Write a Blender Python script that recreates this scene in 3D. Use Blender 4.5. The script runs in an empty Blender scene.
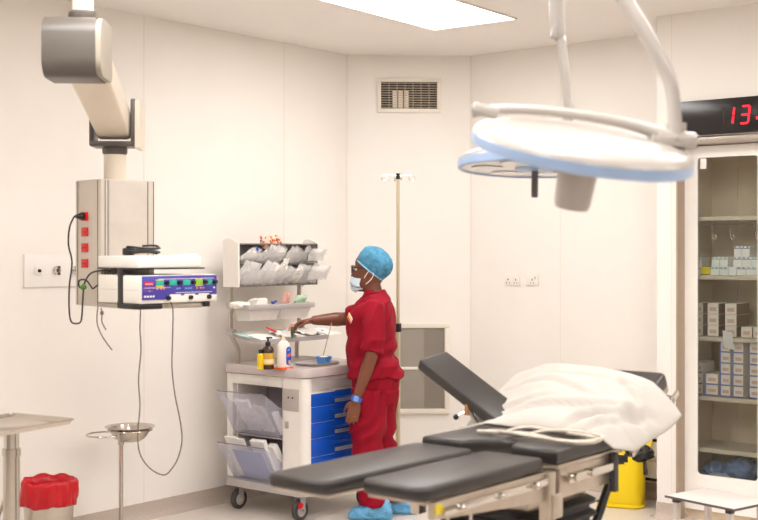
import bpy, bmesh, math, random
from mathutils import Vector, Matrix, Euler, noise
from mathutils.bvhtree import BVHTree
random.seed(7)
V = Vector
sc = bpy.context.scene
C = sc.collection
R = math.radians
PI = math.pi

# ------------------------------------------------------------------ materials
def lin(c):
    c = c / 255.0
    return c / 12.92 if c <= 0.04045 else ((c + 0.055) / 1.055) ** 2.4
def rgb(c):
    return (lin(c[0]), lin(c[1]), lin(c[2]), 1.0)
MATS = {}
def mat(name, col, rough=0.5, metal=0.0, var=0.04, scale=12.0, bump=0.0, bscale=60.0, spec=0.5, emit=None, estr=0.0,
        clear=0.0, coat=0.0, stretch=None, sss=0.0, sheen=0.0):
    """Procedural principled material: noise-modulated colour, optional bump, optional see-through share (clear)."""
    if name in MATS: return MATS[name]
    m = bpy.data.materials.new(name); m.use_nodes = True
    nt = m.node_tree; N = nt.nodes; L = nt.links
    b = N['Principled BSDF']; out = N['Material Output']
    b.inputs['Roughness'].default_value = rough
    b.inputs['Metallic'].default_value = metal
    b.inputs['Specular IOR Level'].default_value = spec
    b.inputs['Coat Weight'].default_value = coat
    if sss:
        b.inputs['Subsurface Weight'].default_value = sss
        b.inputs['Subsurface Radius'].default_value = (0.02, 0.008, 0.005)
    if sheen: b.inputs['Sheen Weight'].default_value = sheen
    tc = N.new('ShaderNodeTexCoord')
    co = tc.outputs['Object']
    if stretch:
        mp = N.new('ShaderNodeMapping'); mp.inputs['Scale'].default_value = stretch
        L.new(co, mp.inputs['Vector']); co = mp.outputs['Vector']
    nz = N.new('ShaderNodeTexNoise'); nz.inputs['Scale'].default_value = scale; nz.inputs['Detail'].default_value = 3
    L.new(co, nz.inputs['Vector'])
    cr = N.new('ShaderNodeValToRGB')
    a = rgb(col)
    cr.color_ramp.elements[0].position = 0.3; cr.color_ramp.elements[1].position = 0.7
    cr.color_ramp.elements[0].color = tuple(x * (1 - var) for x in a[:3]) + (1,)
    cr.color_ramp.elements[1].color = tuple(min(1, x * (1 + var)) for x in a[:3]) + (1,)
    L.new(nz.outputs['Fac'], cr.inputs['Fac'])
    L.new(cr.outputs['Color'], b.inputs['Base Color'])
    if bump:
        n2 = N.new('ShaderNodeTexNoise'); n2.inputs['Scale'].default_value = bscale; n2.inputs['Detail'].default_value = 4
        L.new(co, n2.inputs['Vector'])
        bp = N.new('ShaderNodeBump'); bp.inputs['Strength'].default_value = bump; bp.inputs['Distance'].default_value = 0.01
        L.new(n2.outputs['Fac'], bp.inputs['Height']); L.new(bp.outputs['Normal'], b.inputs['Normal'])
    if emit:
        b.inputs['Emission Color'].default_value = rgb(emit); b.inputs['Emission Strength'].default_value = estr
    if clear > 0:
        tr = N.new('ShaderNodeBsdfTransparent'); mx = N.new('ShaderNodeMixShader')
        mx.inputs['Fac'].default_value = clear
        L.new(b.outputs['BSDF'], mx.inputs[1]); L.new(tr.outputs['BSDF'], mx.inputs[2])
        L.new(mx.outputs['Shader'], out.inputs['Surface'])
    MATS[name] = m
    return m
def glass_pane(name):
    m = bpy.data.materials.new(name); m.use_nodes = True
    nt = m.node_tree; N = nt.nodes; L = nt.links
    for n in list(N):
        if n.type == 'BSDF_PRINCIPLED': N.remove(n)
    out = N['Material Output']
    tr = N.new('ShaderNodeBsdfTransparent'); tr.inputs['Color'].default_value = (0.93, 0.95, 0.94, 1)
    gl = N.new('ShaderNodeBsdfGlossy'); gl.inputs['Roughness'].default_value = 0.02
    fr = N.new('ShaderNodeFresnel'); fr.inputs['IOR'].default_value = 1.4
    mx = N.new('ShaderNodeMixShader')
    L.new(fr.outputs['Fac'], mx.inputs['Fac']); L.new(tr.outputs['BSDF'], mx.inputs[1]); L.new(gl.outputs['BSDF'], mx.inputs[2])
    L.new(mx.outputs['Shader'], out.inputs['Surface'])
    MATS[name] = m
    return m

# ------------------------------------------------------------------ mesh builder
class MB:
    def __init__(s):
        s.bm = bmesh.new(); s.mi = 0; s.M = Matrix.Identity(4)
    def _merge(s, b, M=None):
        T = s.M @ M if M is not None else s.M
        bmesh.ops.transform(b, matrix=T, verts=b.verts)
        if T.determinant() < 0: bmesh.ops.reverse_faces(b, faces=b.faces)
        for f in b.faces: f.material_index = s.mi
        me = bpy.data.meshes.new('tmp'); b.to_mesh(me); b.free()
        s.bm.from_mesh(me); bpy.data.meshes.remove(me)
        return s
    def box(s, c, size, rot=None, bev=0.0, seg=2):
        b = bmesh.new(); bmesh.ops.create_cube(b, size=1)
        bmesh.ops.scale(b, vec=size, verts=b.verts)
        if bev > 0:
            bmesh.ops.bevel(b, geom=list(b.edges), offset=min(bev, min(size) * 0.49), segments=seg, affect='EDGES', profile=0.5)
        M = Matrix.Translation(c)
        if rot is not None: M = M @ (rot.to_4x4() if isinstance(rot, Matrix) else Euler(rot).to_matrix().to_4x4())
        return s._merge(b, M)
    def span(s, x0, x1, y0, y1, z0, z1, bev=0.0, seg=2):
        return s.box(((x0 + x1) / 2, (y0 + y1) / 2, (z0 + z1) / 2), (abs(x1 - x0), abs(y1 - y0), abs(z1 - z0)), None, bev, seg)
    def loft(s, rings, caps=True, closed=False):
        b = bmesh.new(); vs = [[b.verts.new(p) for p in r] for r in rings]
        n = len(vs[0]); m = len(vs)
        for i in range(m if closed else m - 1):
            A, B = vs[i], vs[(i + 1) % m]
            for j in range(n):
                b.faces.new((A[j], A[(j + 1) % n], B[(j + 1) % n], B[j]))
        if caps and not closed:
            b.faces.new(list(reversed(vs[0]))); b.faces.new(vs[-1])
        bmesh.ops.recalc_face_normals(b, faces=b.faces)
        return s._merge(b)
    def tube(s, pts, r, seg=10, closed=False, caps=True, sub=0, ry=None):
        pts = [V(p) for p in pts]
        rad = list(r) if isinstance(r, (list, tuple)) else [r] * len(pts)
        if sub:
            P, Q = [], []
            n = len(pts); last = n if closed else n - 1
            for i in range(last):
                if closed: p0, p1, p2, p3 = pts[i - 1], pts[i], pts[(i + 1) % n], pts[(i + 2) % n]
                else: p0, p1, p2, p3 = pts[max(i - 1, 0)], pts[i], pts[i + 1], pts[min(i + 2, n - 1)]
                for k in range(sub):
                    t = k / sub
                    P.append(0.5 * ((2 * p1) + (p2 - p0) * t + (2 * p0 - 5 * p1 + 4 * p2 - p3) * t * t + (3 * p1 - p0 - 3 * p2 + p3) * t ** 3))
                    Q.append(rad[i] * (1 - t) + rad[(i + 1) % n] * t)
            if not closed: P.append(pts[-1]); Q.append(rad[-1])
            pts, rad = P, Q
        n = len(pts)
        tans = []
        for i in range(n):
            a = pts[i - 1] if (i > 0 or closed) else pts[i]
            c = pts[(i + 1) % n] if (i < n - 1 or closed) else pts[i]
            t = c - a
            tans.append(t.normalized() if t.length > 1e-9 else V((0, 0, 1)))
        up = V((0, 0, 1)) if abs(tans[0].z) < 0.9 else V((1, 0, 0))
        nrm = (up - tans[0] * up.dot(tans[0])).normalized()
        rings = []
        for i in range(n):
            if i:
                nrm = nrm - tans[i] * nrm.dot(tans[i])
                nrm = nrm.normalized() if nrm.length > 1e-6 else tans[i].orthogonal().normalized()
            bi = tans[i].cross(nrm)
            k = ry if ry else 1.0
            rings.append([pts[i] + rad[i] * (math.cos(a) * nrm + k * math.sin(a) * bi) for a in [2 * PI * j / seg for j in range(seg)]])
        return s.loft(rings, caps, closed)
    def cyl(s, p0, p1, r0, r1=None, seg=24):
        return s.tube([p0, p1], [r0, r0 if r1 is None else r1], seg)
    def lathe(s, prof, seg=32, M=None):
        b = bmesh.new(); rings = []
        for (r, z) in prof:
            if r < 1e-6: rings.append([b.verts.new((0, 0, z))])
            else: rings.append([b.verts.new((r * math.cos(2 * PI * j / seg), r * math.sin(2 * PI * j / seg), z)) for j in range(seg)])
        for A, B in zip(rings, rings[1:]):
            if len(A) == 1 and len(B) == 1: continue
            for j in range(seg):
                k = (j + 1) % seg
                if len(A) == 1: b.faces.new((A[0], B[j], B[k]))
                elif len(B) == 1: b.faces.new((A[j], A[k], B[0]))
                else: b.faces.new((A[j], A[k], B[k], B[j]))
        bmesh.ops.recalc_face_normals(b, faces=b.faces)
        return s._merge(b, M)
    def prism(s, poly, z0, z1, M=None, bev=0.0):
        b = bmesh.new()
        lo = [b.verts.new((x, y, z0)) for x, y in poly]; hi = [b.verts.new((x, y, z1)) for x, y in poly]
        n = len(poly)
        b.faces.new(list(reversed(lo))); b.faces.new(hi)
        for i in range(n): b.faces.new((lo[i], lo[(i + 1) % n], hi[(i + 1) % n], hi[i]))
        bmesh.ops.recalc_face_normals(b, faces=b.faces)
        if bev: bmesh.ops.bevel(b, geom=[e for e in b.edges if abs(e.verts[0].co.z - e.verts[1].co.z) < 1e-6], offset=bev, segments=3, affect='EDGES', profile=0.5)
        return s._merge(b, M)
    def ball(s, c, r, seg=20, rot=None):
        b = bmesh.new(); bmesh.ops.create_uvsphere(b, u_segments=seg, v_segments=max(6, seg // 2), radius=1)
        rr = r if isinstance(r, (tuple, list)) else (r, r, r)
        bmesh.ops.scale(b, vec=rr, verts=b.verts)
        M = Matrix.Translation(c)
        if rot is not None: M = M @ Euler(rot).to_matrix().to_4x4()
        return s._merge(b, M)
    def torus(s, c, R0, r, axis='z', seg=28, tseg=8):
        pts = []
        for j in range(seg):
            a = 2 * PI * j / seg
            x, y = R0 * math.cos(a), R0 * math.sin(a)
            pts.append({'z': V((x, y, 0)), 'x': V((0, x, y)), 'y': V((x, 0, y))}[axis] + V(c))
        return s.tube(pts, r, tseg, closed=True)
    def grid(s, fn, nu, nv, thick=0.0):
        b = bmesh.new()
        g = [[b.verts.new(fn(i / nu, j / nv)) for j in range(nv + 1)] for i in range(nu + 1)]
        for i in range(nu):
            for j in range(nv):
                b.faces.new((g[i][j], g[i + 1][j], g[i + 1][j + 1], g[i][j + 1]))
        b.normal_update()
        if thick:
            h = [[b.verts.new(v.co - v.normal * thick) for v in row] for row in g]
            for i in range(nu):
                for j in range(nv): b.faces.new((h[i][j + 1], h[i + 1][j + 1], h[i + 1][j], h[i][j]))
            for i in range(nu):
                b.faces.new((h[i][0], h[i + 1][0], g[i + 1][0], g[i][0])); b.faces.new((g[i][nv], g[i + 1][nv], h[i + 1][nv], h[i][nv]))
            for j in range(nv):
                b.faces.new((g[0][j], g[0][j + 1], h[0][j + 1], h[0][j])); b.faces.new((h[nu][j], h[nu][j + 1], g[nu][j + 1], g[nu][j]))
            bmesh.ops.recalc_face_normals(b, faces=b.faces)
        return s._merge(b)
    def build(s, name, mats, parent=None, ang=38, loc=None, rotz=None):
        me = bpy.data.meshes.new(name); s.bm.to_mesh(me); s.bm.free()
        for m in (mats if isinstance(mats, (list, tuple)) else [mats]): me.materials.append(m)
        return link(name, me, parent, ang, loc, rotz)
def link(name, me, parent=None, ang=38, loc=None, rotz=None):
    for p in me.polygons: p.use_smooth = True
    me.set_sharp_from_angle(angle=R(ang))
    o = bpy.data.objects.new(name, me); C.objects.link(o)
    if parent is not None: o.parent = parent
    if loc is not None: o.location = loc
    if rotz is not None: o.rotation_euler = (0, 0, rotz)
    return o
def tag(o, label, cat, group=None, kind=None):
    if label: o['label'] = label
    if cat: o['category'] = cat
    if group: o['group'] = group
    if kind: o['kind'] = kind
    return o
def thing(name, label, cat, loc=(0, 0, 0), rotz=0.0, group=None):
    o = bpy.data.objects.new(name, None); C.objects.link(o)
    o.empty_display_size = 0.1
    o.location = loc; o.rotation_euler = (0, 0, rotz)
    return tag(o, label, cat, group)
def dup(root, loc, rotz, label, group=None):
    r = root.copy(); C.objects.link(r); r.location = loc; r.rotation_euler = (0, 0, rotz); r['label'] = label
    if group: r['group'] = group
    for ch in list(root.children):
        c = ch.copy(); C.objects.link(c); c.parent = r
        for g in ch.children:
            d = g.copy(); C.objects.link(d); d.parent = c
    return r
def struct(mb, name, m, loc=None, rotz=None):
    o = mb.build(name, m, None, loc=loc, rotz=rotz); o['kind'] = 'structure'; return o
def remeshed(mb, voxel, smooth=6, fac=0.5):
    """Voxel-union the builder's overlapping closed shapes into one continuous surface and return the mesh."""
    me = bpy.data.meshes.new('body_src'); mb.bm.to_mesh(me); mb.bm.free()
    o = bpy.data.objects.new('body_src', me); C.objects.link(o)
    md = o.modifiers.new('r', 'REMESH'); md.mode = 'VOXEL'; md.voxel_size = voxel
    if smooth:
        sm = o.modifiers.new('s', 'SMOOTH'); sm.iterations = smooth; sm.factor = fac
    dg = bpy.context.evaluated_depsgraph_get(); dg.update()
    res = bpy.data.meshes.new_from_object(o.evaluated_get(dg))
    bpy.data.objects.remove(o); bpy.data.meshes.remove(me)
    return res

# ------------------------------------------------------------------ camera and room frame
F = 1200.0; CX = 379.0; HY = 250.0; CAMZ = 1.65
def at(px, py, Y):
    return V(((px - CX) / F * Y, Y, CAMZ - (py - HY) / F * Y))
ROT = R(-39.0)
er = V((math.cos(ROT), math.sin(ROT))); ey = V((-er.y, er.x)); eq = -ey
A0 = V((-0.236, 8.86))
def RP(s, q, z=0.0):
    p = A0 + s * er + q * eq
    return V((p.x, p.y, z))
LOC = (A0.x, A0.y, 0)
cam = bpy.data.cameras.new('camera'); co = bpy.data.objects.new('camera', cam); C.objects.link(co)
co.location = (0, 0, CAMZ); co.rotation_euler = (R(90), 0, 0)
cam.sensor_width = 36; cam.lens = F / 758.0 * 36
cam.shift_y = -(260.0 - HY) / 758.0
cam.clip_end = 100
cam.dof.use_dof = True; cam.dof.focus_distance = 7.3; cam.dof.aperture_fstop = 2.6
sc.camera = co
sc.view_settings.view_transform = 'Standard'; sc.view_settings.look = 'None'; sc.view_settings.gamma = 1.0
sc.view_settings.exposure = 0.0
sc.cycles.use_denoising = True
sc.cycles.max_bounces = 10; sc.cycles.diffuse_bounces = 5; sc.cycles.transparent_max_bounces = 16
sc.cycles.sample_clamp_indirect = 6
w = bpy.data.worlds.new('world'); sc.world = w; w.use_nodes = True
w.node_tree.nodes['Background'].inputs[0].default_value = (1, .95, .88, 1); w.node_tree.nodes['Background'].inputs[1].default_value = 0.05

# ------------------------------------------------------------------ shared materials
M_wall = mat('wall_paint', (239, 234, 227), .55, var=.012, scale=3)
M_ceil = mat('ceiling_paint', (239, 234, 229), .6, var=.012, scale=2)
M_floor = mat('vinyl_floor', (214, 205, 196), .32, var=.05, scale=90, spec=.4)
M_skirt = mat('coved_vinyl', (186, 172, 160), .45, var=.08, scale=110)
M_seam = mat('panel_joint', (229, 220, 209), .6, var=.02)
M_white = mat('white_plastic', (240, 236, 230), .35, var=.015, scale=6)
M_cream = mat('cream_enamel', (232, 224, 210), .35, var=.02, scale=6)
M_steel = mat('brushed_steel', (190, 182, 172), .28, metal=1.0, var=.08, scale=30, stretch=(1, 1, 12))
M_chrome = mat('chrome', (214, 208, 200), .12, metal=1.0, var=.03)
M_black = mat('black_plastic', (26, 24, 24), .4, var=.1)
M_rubber = mat('grey_rubber', (70, 68, 68), .7, var=.1)
M_pad = mat('dark_vinyl_pad', (48, 43, 41), .36, var=.08, scale=8, bump=.06, bscale=140)
M_greyp = mat('grey_plastic', (178, 172, 170), .4, var=.03)
M_red = mat('red_plastic', (214, 16, 24), .4, var=.03)
LIGHTS = [(2.0, 3.84), (1.6, 6.2), (3.7, 1.7), (3.9, 3.84), (3.9, 5.9), (6.2, 1.7), (6.4, 3.44), (6.4, 5.9)]
# ================================================================== SETTING
CH = 3.09
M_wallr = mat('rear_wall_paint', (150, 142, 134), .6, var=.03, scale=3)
SX, QY = 7.8, 8.2
OP0, OP1 = 2.565, 3.665      # cabinet niche along the wall
m = MB(); m.prism([(0, -QY), (SX, -QY), (SX, .093), (OP1, .093), (OP1, .609), (.688, .609), (0, 0)], -.06, 0)
struct(m, 'floor', M_floor, LOC, ROT)
m = MB(); m.prism([(-.1, -QY - .1), (SX + .1, -QY - .1), (SX + .1, .75), (-.1, .75)], CH, CH + .08)
struct(m, 'ceiling', M_ceil, LOC, ROT)
m = MB(); m.span(-.12, 0, -QY - .1, 0, -.06, CH); struct(m, 'wall_left', M_wall, LOC, ROT)
m = MB(); m.prism([(0, 0), (.688, .609), (.688, .75), (-.12, .75), (-.12, 0)], -.06, CH); struct(m, 'wall_corner', M_wall, LOC, ROT)
m = MB(); m.span(.688, 2.434, .609, .75, -.06, CH); struct(m, 'wall_right', M_wall, LOC, ROT)
m = MB(); m.span(2.434, OP0, .093, .75, -.06, CH); m.span(OP0, OP1, .093, .62, 2.335, CH); m.span(OP0, OP1, .66, .75, -.06, 2.335)
m.span(OP1, SX + .1, .093, .75, -.06, CH); struct(m, 'wall_niche', M_wall, LOC, ROT)
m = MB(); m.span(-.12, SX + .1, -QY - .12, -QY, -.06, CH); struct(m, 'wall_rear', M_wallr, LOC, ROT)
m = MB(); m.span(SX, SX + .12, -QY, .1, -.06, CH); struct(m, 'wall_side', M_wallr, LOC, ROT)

def skirting(name, p0, p1, side):
    """Coved skirting along p0 -> p1 (room frame); side +1 puts the room on the left of the run."""
    p0, p1 = V(p0), V(p1); d = (p1 - p0).normalized(); n = V((-d.y, d.x)) * side
    prof = [(0, 0), (.05, 0), (.05, .003), (.028, .012), (.014, .03), (.008, .05), (.007, .1), (0, .1)]
    m = MB()
    m.loft([[V((p.x + n.x * a, p.y + n.y * a, z)) for a, z in prof] for p in (p0, p1)])
    struct(m, name, M_skirt, LOC, ROT)
skirting('baseboard_left', (0, -QY), (0, 0), -1)
skirting('baseboard_corner', (0, 0), (.688, .609), -1)
skirting('baseboard_right', (.688, .609), (2.434, .609), -1)
skirting('baseboard_niche', (2.434, .609), (2.434, .093), -1)
skirting('baseboard_front', (2.434, .093), (OP0, .093), -1)
n = 1
for q in (.674, 1.919, 3.164, 4.409, 5.65):
    m = MB(); m.span(0, .0015, -q - .002, -q + .002, .1, CH); struct(m, 'trim_%d' % n, M_seam, LOC, ROT); n += 1
m = MB(); m.span(2.53, 2.534, .0915, .093, .1, CH); struct(m, 'trim_%d' % n, M_seam, LOC, ROT); n += 1
for x in (1.45,):
    m = MB(); m.span(x - .002, x + .002, .6075, .609, .1, CH); struct(m, 'trim_%d' % n, M_seam, LOC, ROT); n += 1
# pale skim edges of the wall corners
for (x, y) in ((.0, .0), (.688, .609)):
    m = MB(); m.cyl((x + .001, y - .003, .1), (x + .001, y - .003, CH), .004, seg=8); struct(m, 'trim_%d' % n, M_seam, LOC, ROT); n += 1
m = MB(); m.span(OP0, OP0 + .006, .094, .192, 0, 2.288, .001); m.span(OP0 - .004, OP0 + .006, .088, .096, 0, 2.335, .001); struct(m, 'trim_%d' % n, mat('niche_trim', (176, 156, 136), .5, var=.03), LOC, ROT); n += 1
# steel lintel strip above the niche
m = MB(); m.span(OP0, OP1, .094, .2, 2.288, 2.335, .002); struct(m, 'trim_%d' % n, M_steel, LOC, ROT); n += 1

# ================================================================== CEILING LIGHTS (one seen panel, copies added out of view as fill)
M_diff = mat('lit_diffuser', (255, 250, 243), .5, var=0, emit=(255, 252, 250), estr=16.4)
M_lframe = mat('light_frame', (235, 230, 222), .4)
cl = thing('ceiling_light', 'bright white rectangular ceiling light panel above the room corner', 'ceiling light', RP(1.17 + .308 - .02, .44 + .6, CH), ROT + R(2.5))
m = MB()
for sx in (-1, 1): m.span(sx * .300, sx * .312, -.612, .612, -.012, 0, .002)
for sy in (-1, 1): m.span(-.300, .300, sy * .600, sy * .612, -.012, 0, .002)
m.build('frame', M_lframe, cl)
m = MB(); m.span(-.300, .300, -.600, .600, -.008, -.001); m.build('diffuser', M_diff, cl)
for (s, q) in LIGHTS:
    dup(cl, RP(s, q, CH), ROT, 'white ceiling light panel added as fill light, outside the picture', 'ceiling light panels outside the picture')

# ================================================================== WALL FIXTURES
# air vent high on the corner wall
chd = V((.688, .609)).normalized(); chn = V((chd.y, -chd.x))           # along the wall, into the room (room frame)
ang_ch = ROT + math.atan2(chd.y, chd.x)
def CH_P(px, py):
    """Point of the corner wall seen at a pixel: (distance along the wall, z)."""
    u = (px - CX) / F; a = A0; B = RP(.688, -.609)
    dx, dy = B.x - a.x, B.y - a.y
    t = (u * a.y - a.x) / (dx - u * dy); Y = a.y + t * dy
    return t * math.hypot(dx, dy), CAMZ - (py - HY) / F * Y
M_dark = mat('dark_void', (58, 50, 44), .8, var=.15)
M_slat = mat('grille_slat', (196, 184, 168), .45, var=.03)
def chloc(x, z): 
    p = A0 + V((er.x * chd.x + ey.x * chd.y, er.y * chd.x + ey.y * chd.y)) * x
    return V((p.x, p.y, z))
x0, z1 = CH_P(377, 78); x1, z0 = CH_P(441, 113)
vt = thing('air_vent', 'white framed rectangular air vent with dark louvres high on the corner wall', 'air vent', chloc((x0 + x1) / 2, (z0 + z1) / 2), ang_ch)
hw, hh = (x1 - x0) / 2, (z1 - z0) / 2
m = MB(); fr = .03
m.span(-hw, hw, -.014, 0, hh - fr, hh, .002); m.span(-hw, hw, -.014, 0, -hh, -hh + fr, .002)
m.span(-hw, -hw + fr, -.014, 0, -hh + fr, hh - fr, .002); m.span(hw - fr, hw, -.014, 0, -hh + fr, hh - fr, .002)
m.build('frame', M_cream, vt)
m = MB(); m.span(-hw + fr, hw - fr, -.0015, -.0005, -hh + fr, hh - fr); m.build('backing', M_dark, vt)
m = MB()
for k in range(11):
    z = -hh + fr + (2 * hh - 2 * fr) * (k + .5) / 11
    m.box((0, -.007, z), (2 * hw - 2 * fr, .008, .0022), (R(-25), 0, 0))
m.build('louvre', M_slat, vt)
m = MB()
for k in range(6):
    x = -hw + fr + (2 * hw - 2 * fr) * (k + 1) / 7
    m.span(x - .0022, x + .0022, -.004, -.002, -hh + fr, hh - fr)
m.build('support_bar', M_slat, vt)
m = MB()
for (i, k) in ((2, 1), (2, 2), (2, 3), (3, 1), (3, 2), (3, 3)):
    pass
for k in range(3): m.span(-hw + .115 + k * .043, -hw + .148 + k * .043, -.0032, -.0016, -hh + fr + .003, .035)
m.build('filter_panel', mat('filter_pale', (236, 226, 210), .6), vt)

# return air grille low on the corner wall
x0, z1 = CH_P(397, 323); x1, z0 = CH_P(449.5, 413.5)
x0 -= .10
gr = thing('return_air_grille', 'grey mesh panel grille in a white frame low on the corner wall', 'grille', chloc((x0 + x1) / 2, (z0 + z1) / 2), ang_ch)
hw, hh = (x1 - x0) / 2, (z1 - z0) / 2
M_mesh = mat('grey_mesh', (166, 158, 147), .6, var=.05, scale=160)
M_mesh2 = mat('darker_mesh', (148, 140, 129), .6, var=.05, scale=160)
m = MB(); fr = .038
m.span(-hw, hw, -.022, 0, hh - fr, hh, .004); m.span(-hw, hw, -.022, 0, -hh, -hh + fr, .004)
m.span(-hw, -hw + fr, -.022, 0, -hh + fr, hh - fr, .004); m.span(hw - fr, hw, -.022, 0, -hh + fr, hh - fr, .004)
m.build('frame', M_cream, gr)
m = MB(); m.span(-hw + fr, hw - fr, -.018, 0, -.008, .012, .003); m.build('crossbar', M_white, gr)
mid = .055
for (za, zb) in ((-hh + fr, -.008), (.012, hh - fr)):
    m = MB(); m.span(-hw + fr, mid, -.007, -.001, za, zb)
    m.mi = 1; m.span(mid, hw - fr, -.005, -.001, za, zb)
    zz = za + .006
    m.mi = 0
    while zz < zb - .003:
        m.span(-hw + fr, hw - fr, -.009, -.006, zz, zz + .0025); zz += .011
    m.build('mesh_panel', [M_mesh, M_mesh2], gr)

# twin wall sockets on the right wall
def RW_t(px, q0=-.609):
    u = (px - CX) / F; p = RP(0, q0)
    t = (u * p.y - p.x) / (er.x - u * er.y)
    return t, p.y + t * er.y
M_sock = mat('socket_white', (238, 232, 224), .3, var=.01)
M_pin = mat('pin_shadow', (120, 106, 92), .6)
for (pa, pb, lab, nm) in ((505, 520.5, 'white twin wall socket, left of the pair on the right wall', 'wall_socket'),
                          (527, 539, 'white single wall socket with switch, right of the pair on right wall', 'wall_socket')):
    ta, ya = RW_t(pa); tb, yb = RW_t(pb); yy = (ya + yb) / 2
    zt = CAMZ - (274 - HY) / F * yy; zb = CAMZ - (285.5 - HY) / F * yy
    so = thing(nm, lab, 'wall socket', RP((ta + tb) / 2, -.609, (zt + zb) / 2), ROT)
    hw, hh = (tb - ta) / 2, (zt - zb) / 2
    m = MB(); m.span(-hw, hw, -.012, 0, -hh, hh, .004); m.build('plate', M_sock, so)
    k = 2 if hw > .055 else 1
    for j in range(k):
        cx = 0 if k == 1 else (-hw / 2 if j == 0 else hw / 2)
        m = MB(); m.span(cx - .004, cx + .004, -.0135, -.0121, -hh * .15, hh * .2)
        m.span(cx - .015, cx - .009, -.0135, -.0121, -hh * .62, -hh * .4); m.span(cx + .009, cx + .015, -.0135, -.0121, -hh * .62, -hh * .4)
        m.build('pin_hole', M_pin, so)
        m = MB(); m.span(cx + .02, cx + .03, -.017, -.012, hh * .1, hh * .55, .002); m.build('switch', M_greyp if k == 1 else M_sock, so)

# medical gas outlet plate on the left wall
def LW(px):
    u = (px - CX) / F
    t = (A0.x - u * A0.y) / (ey.x - u * ey.y)
    return t, A0.y - t * ey.y
ta, ya = LW(23); tb, yb = LW(92)
zt, zb = CAMZ - 4.5 / F * ya, CAMZ - 37.5 / F * ya
gp = thing('gas_outlet_panel', 'white medical gas outlet plate with three chrome sockets on left wall', 'gas outlet', RP(0, (ta + tb) / 2, (zt + zb) / 2), ROT)
hw, hh = (ta - tb) / 2, (zt - zb) / 2
m = MB(); m.span(0, .014, -hw, hw, -hh, hh, .004); m.build('plate', M_white, gp)
Mx = Matrix.Rotation(R(90), 4, 'Y')
for i, px in enumerate((36.5, 55, 74)):
    tq, yq = LW(px); y = (ta + tb) / 2 - tq
    m = MB(); m.lathe([(0, .0), (.026, 0), (.026, .012), (.02, .018), (.012, .018), (.012, .01), (0, .01)], 24, Matrix.Translation((.012, y, 0)) @ Mx)
    o = m.build('gas_outlet', M_white if i == 0 else M_chrome, gp)
    m = MB(); m.cyl((.02, y, 0), (.034, y, 0), .0085, seg=14)
    if i:
        m.box((.03, y + .006, .018), (.016, .012, .016), None, .003); m.box((.03, y + .006, -.018), (.016, .012, .016), None, .003)
    m.build('release_valve', M_black if i == 0 else M_rubber, o)
# ================================================================== CEILING SUPPLY PENDANT
PC = V((-1.319, 5.993)); PR = R(43)
M_pgrey = mat('pendant_grey', (88, 82, 76), .38, var=.04)
M_pcream = mat('pendant_cream', (226, 214, 196), .35, var=.015)
M_extr = mat('column_aluminium', (205, 196, 184), .42, metal=.25, var=.03, stretch=(1, 1, .2))
pd = thing('supply_pendant', 'cream ceiling-mounted medical pendant with grey arm joint, socket column and two shelves', 'medical pendant', (PC.x, PC.y, 0), PR)
def PL(p):           # world -> pendant frame
    d = V((p[0] - PC.x, p[1] - PC.y)); c, s = math.cos(PR), math.sin(PR)
    return V((d.x * c + d.y * s, -d.x * s + d.y * c, p[2]))
HP = V((-1.283, 5.2))                                       # ceiling pole position
m = MB(); a = PL((HP.x, HP.y, CH)); m.cyl((a.x, a.y, 2.60), (a.x, a.y, CH - .03), .046, seg=28); m.build('ceiling_pole', M_pcream, pd)
m = MB(); m.lathe([(0, CH - .04), (.10, CH - .04), (.125, CH - .02), (.13, CH), (0, CH)], 32, Matrix.Translation((a.x, a.y, 0))); m.build('ceiling_flange', M_pcream, pd)
m = MB(); m.lathe([(0, 2.645), (.058, 2.645), (.062, 2.655), (.062, 2.675), (.056, 2.682), (0, 2.682)], 32, Matrix.Translation((a.x, a.y, 0))); m.build('pole_collar', M_pgrey, pd)
# arm direction in the pendant frame
b = PL((PC.x, PC.y, 0)); ad = V((b.x - a.x, b.y - a.y, 0)).normalized(); sd = V((ad.y, -ad.x, 0))   # sd: to the right seen from behind
def AF(u, v, z): return V((a.x, a.y, 0)) + ad * u + sd * v + V((0, 0, z))
Mrot = Matrix((( sd.x, ad.x, 0, a.x), (sd.y, ad.y, 0, a.y), (0, 0, 1, 0), (0, 0, 0, 1)))
# housing: rounded box profile in (along arm, z), extruded across
def housing(mb, u0, u1, z0, z1, v0, v1, r, r2):
    """Rounded profile in (u, z) extruded across v; back corners r, far ends r2."""
    prof = []
    for (cu, cz, aa, rr) in ((u0 + r, z0 + r, 180, r), (u1 - r2, z0 + r2, 270, r2), (u1 - r2, z1 - r2, 0, r2), (u0 + r, z1 - r, 90, r)):
        for k in range(6):
            t = R(aa + 90 * k / 5); prof.append((cu + rr * math.cos(t), cz + rr * math.sin(t)))
    mb.loft([[AF(u, v, z) for u, z in prof] for v in (v0, v1)])
m = MB(); housing(m, -.145, .13, 2.385, 2.645, -.145, .078, .075, .03); m.build('arm_housing', M_pgrey, pd)
m = MB(); housing(m, -.14, .135, 2.39, 2.64, .0785, .102, .072, .03); m.build('housing_side_cover', mat('cover_beige', (156, 146, 132), .4), pd)
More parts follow.
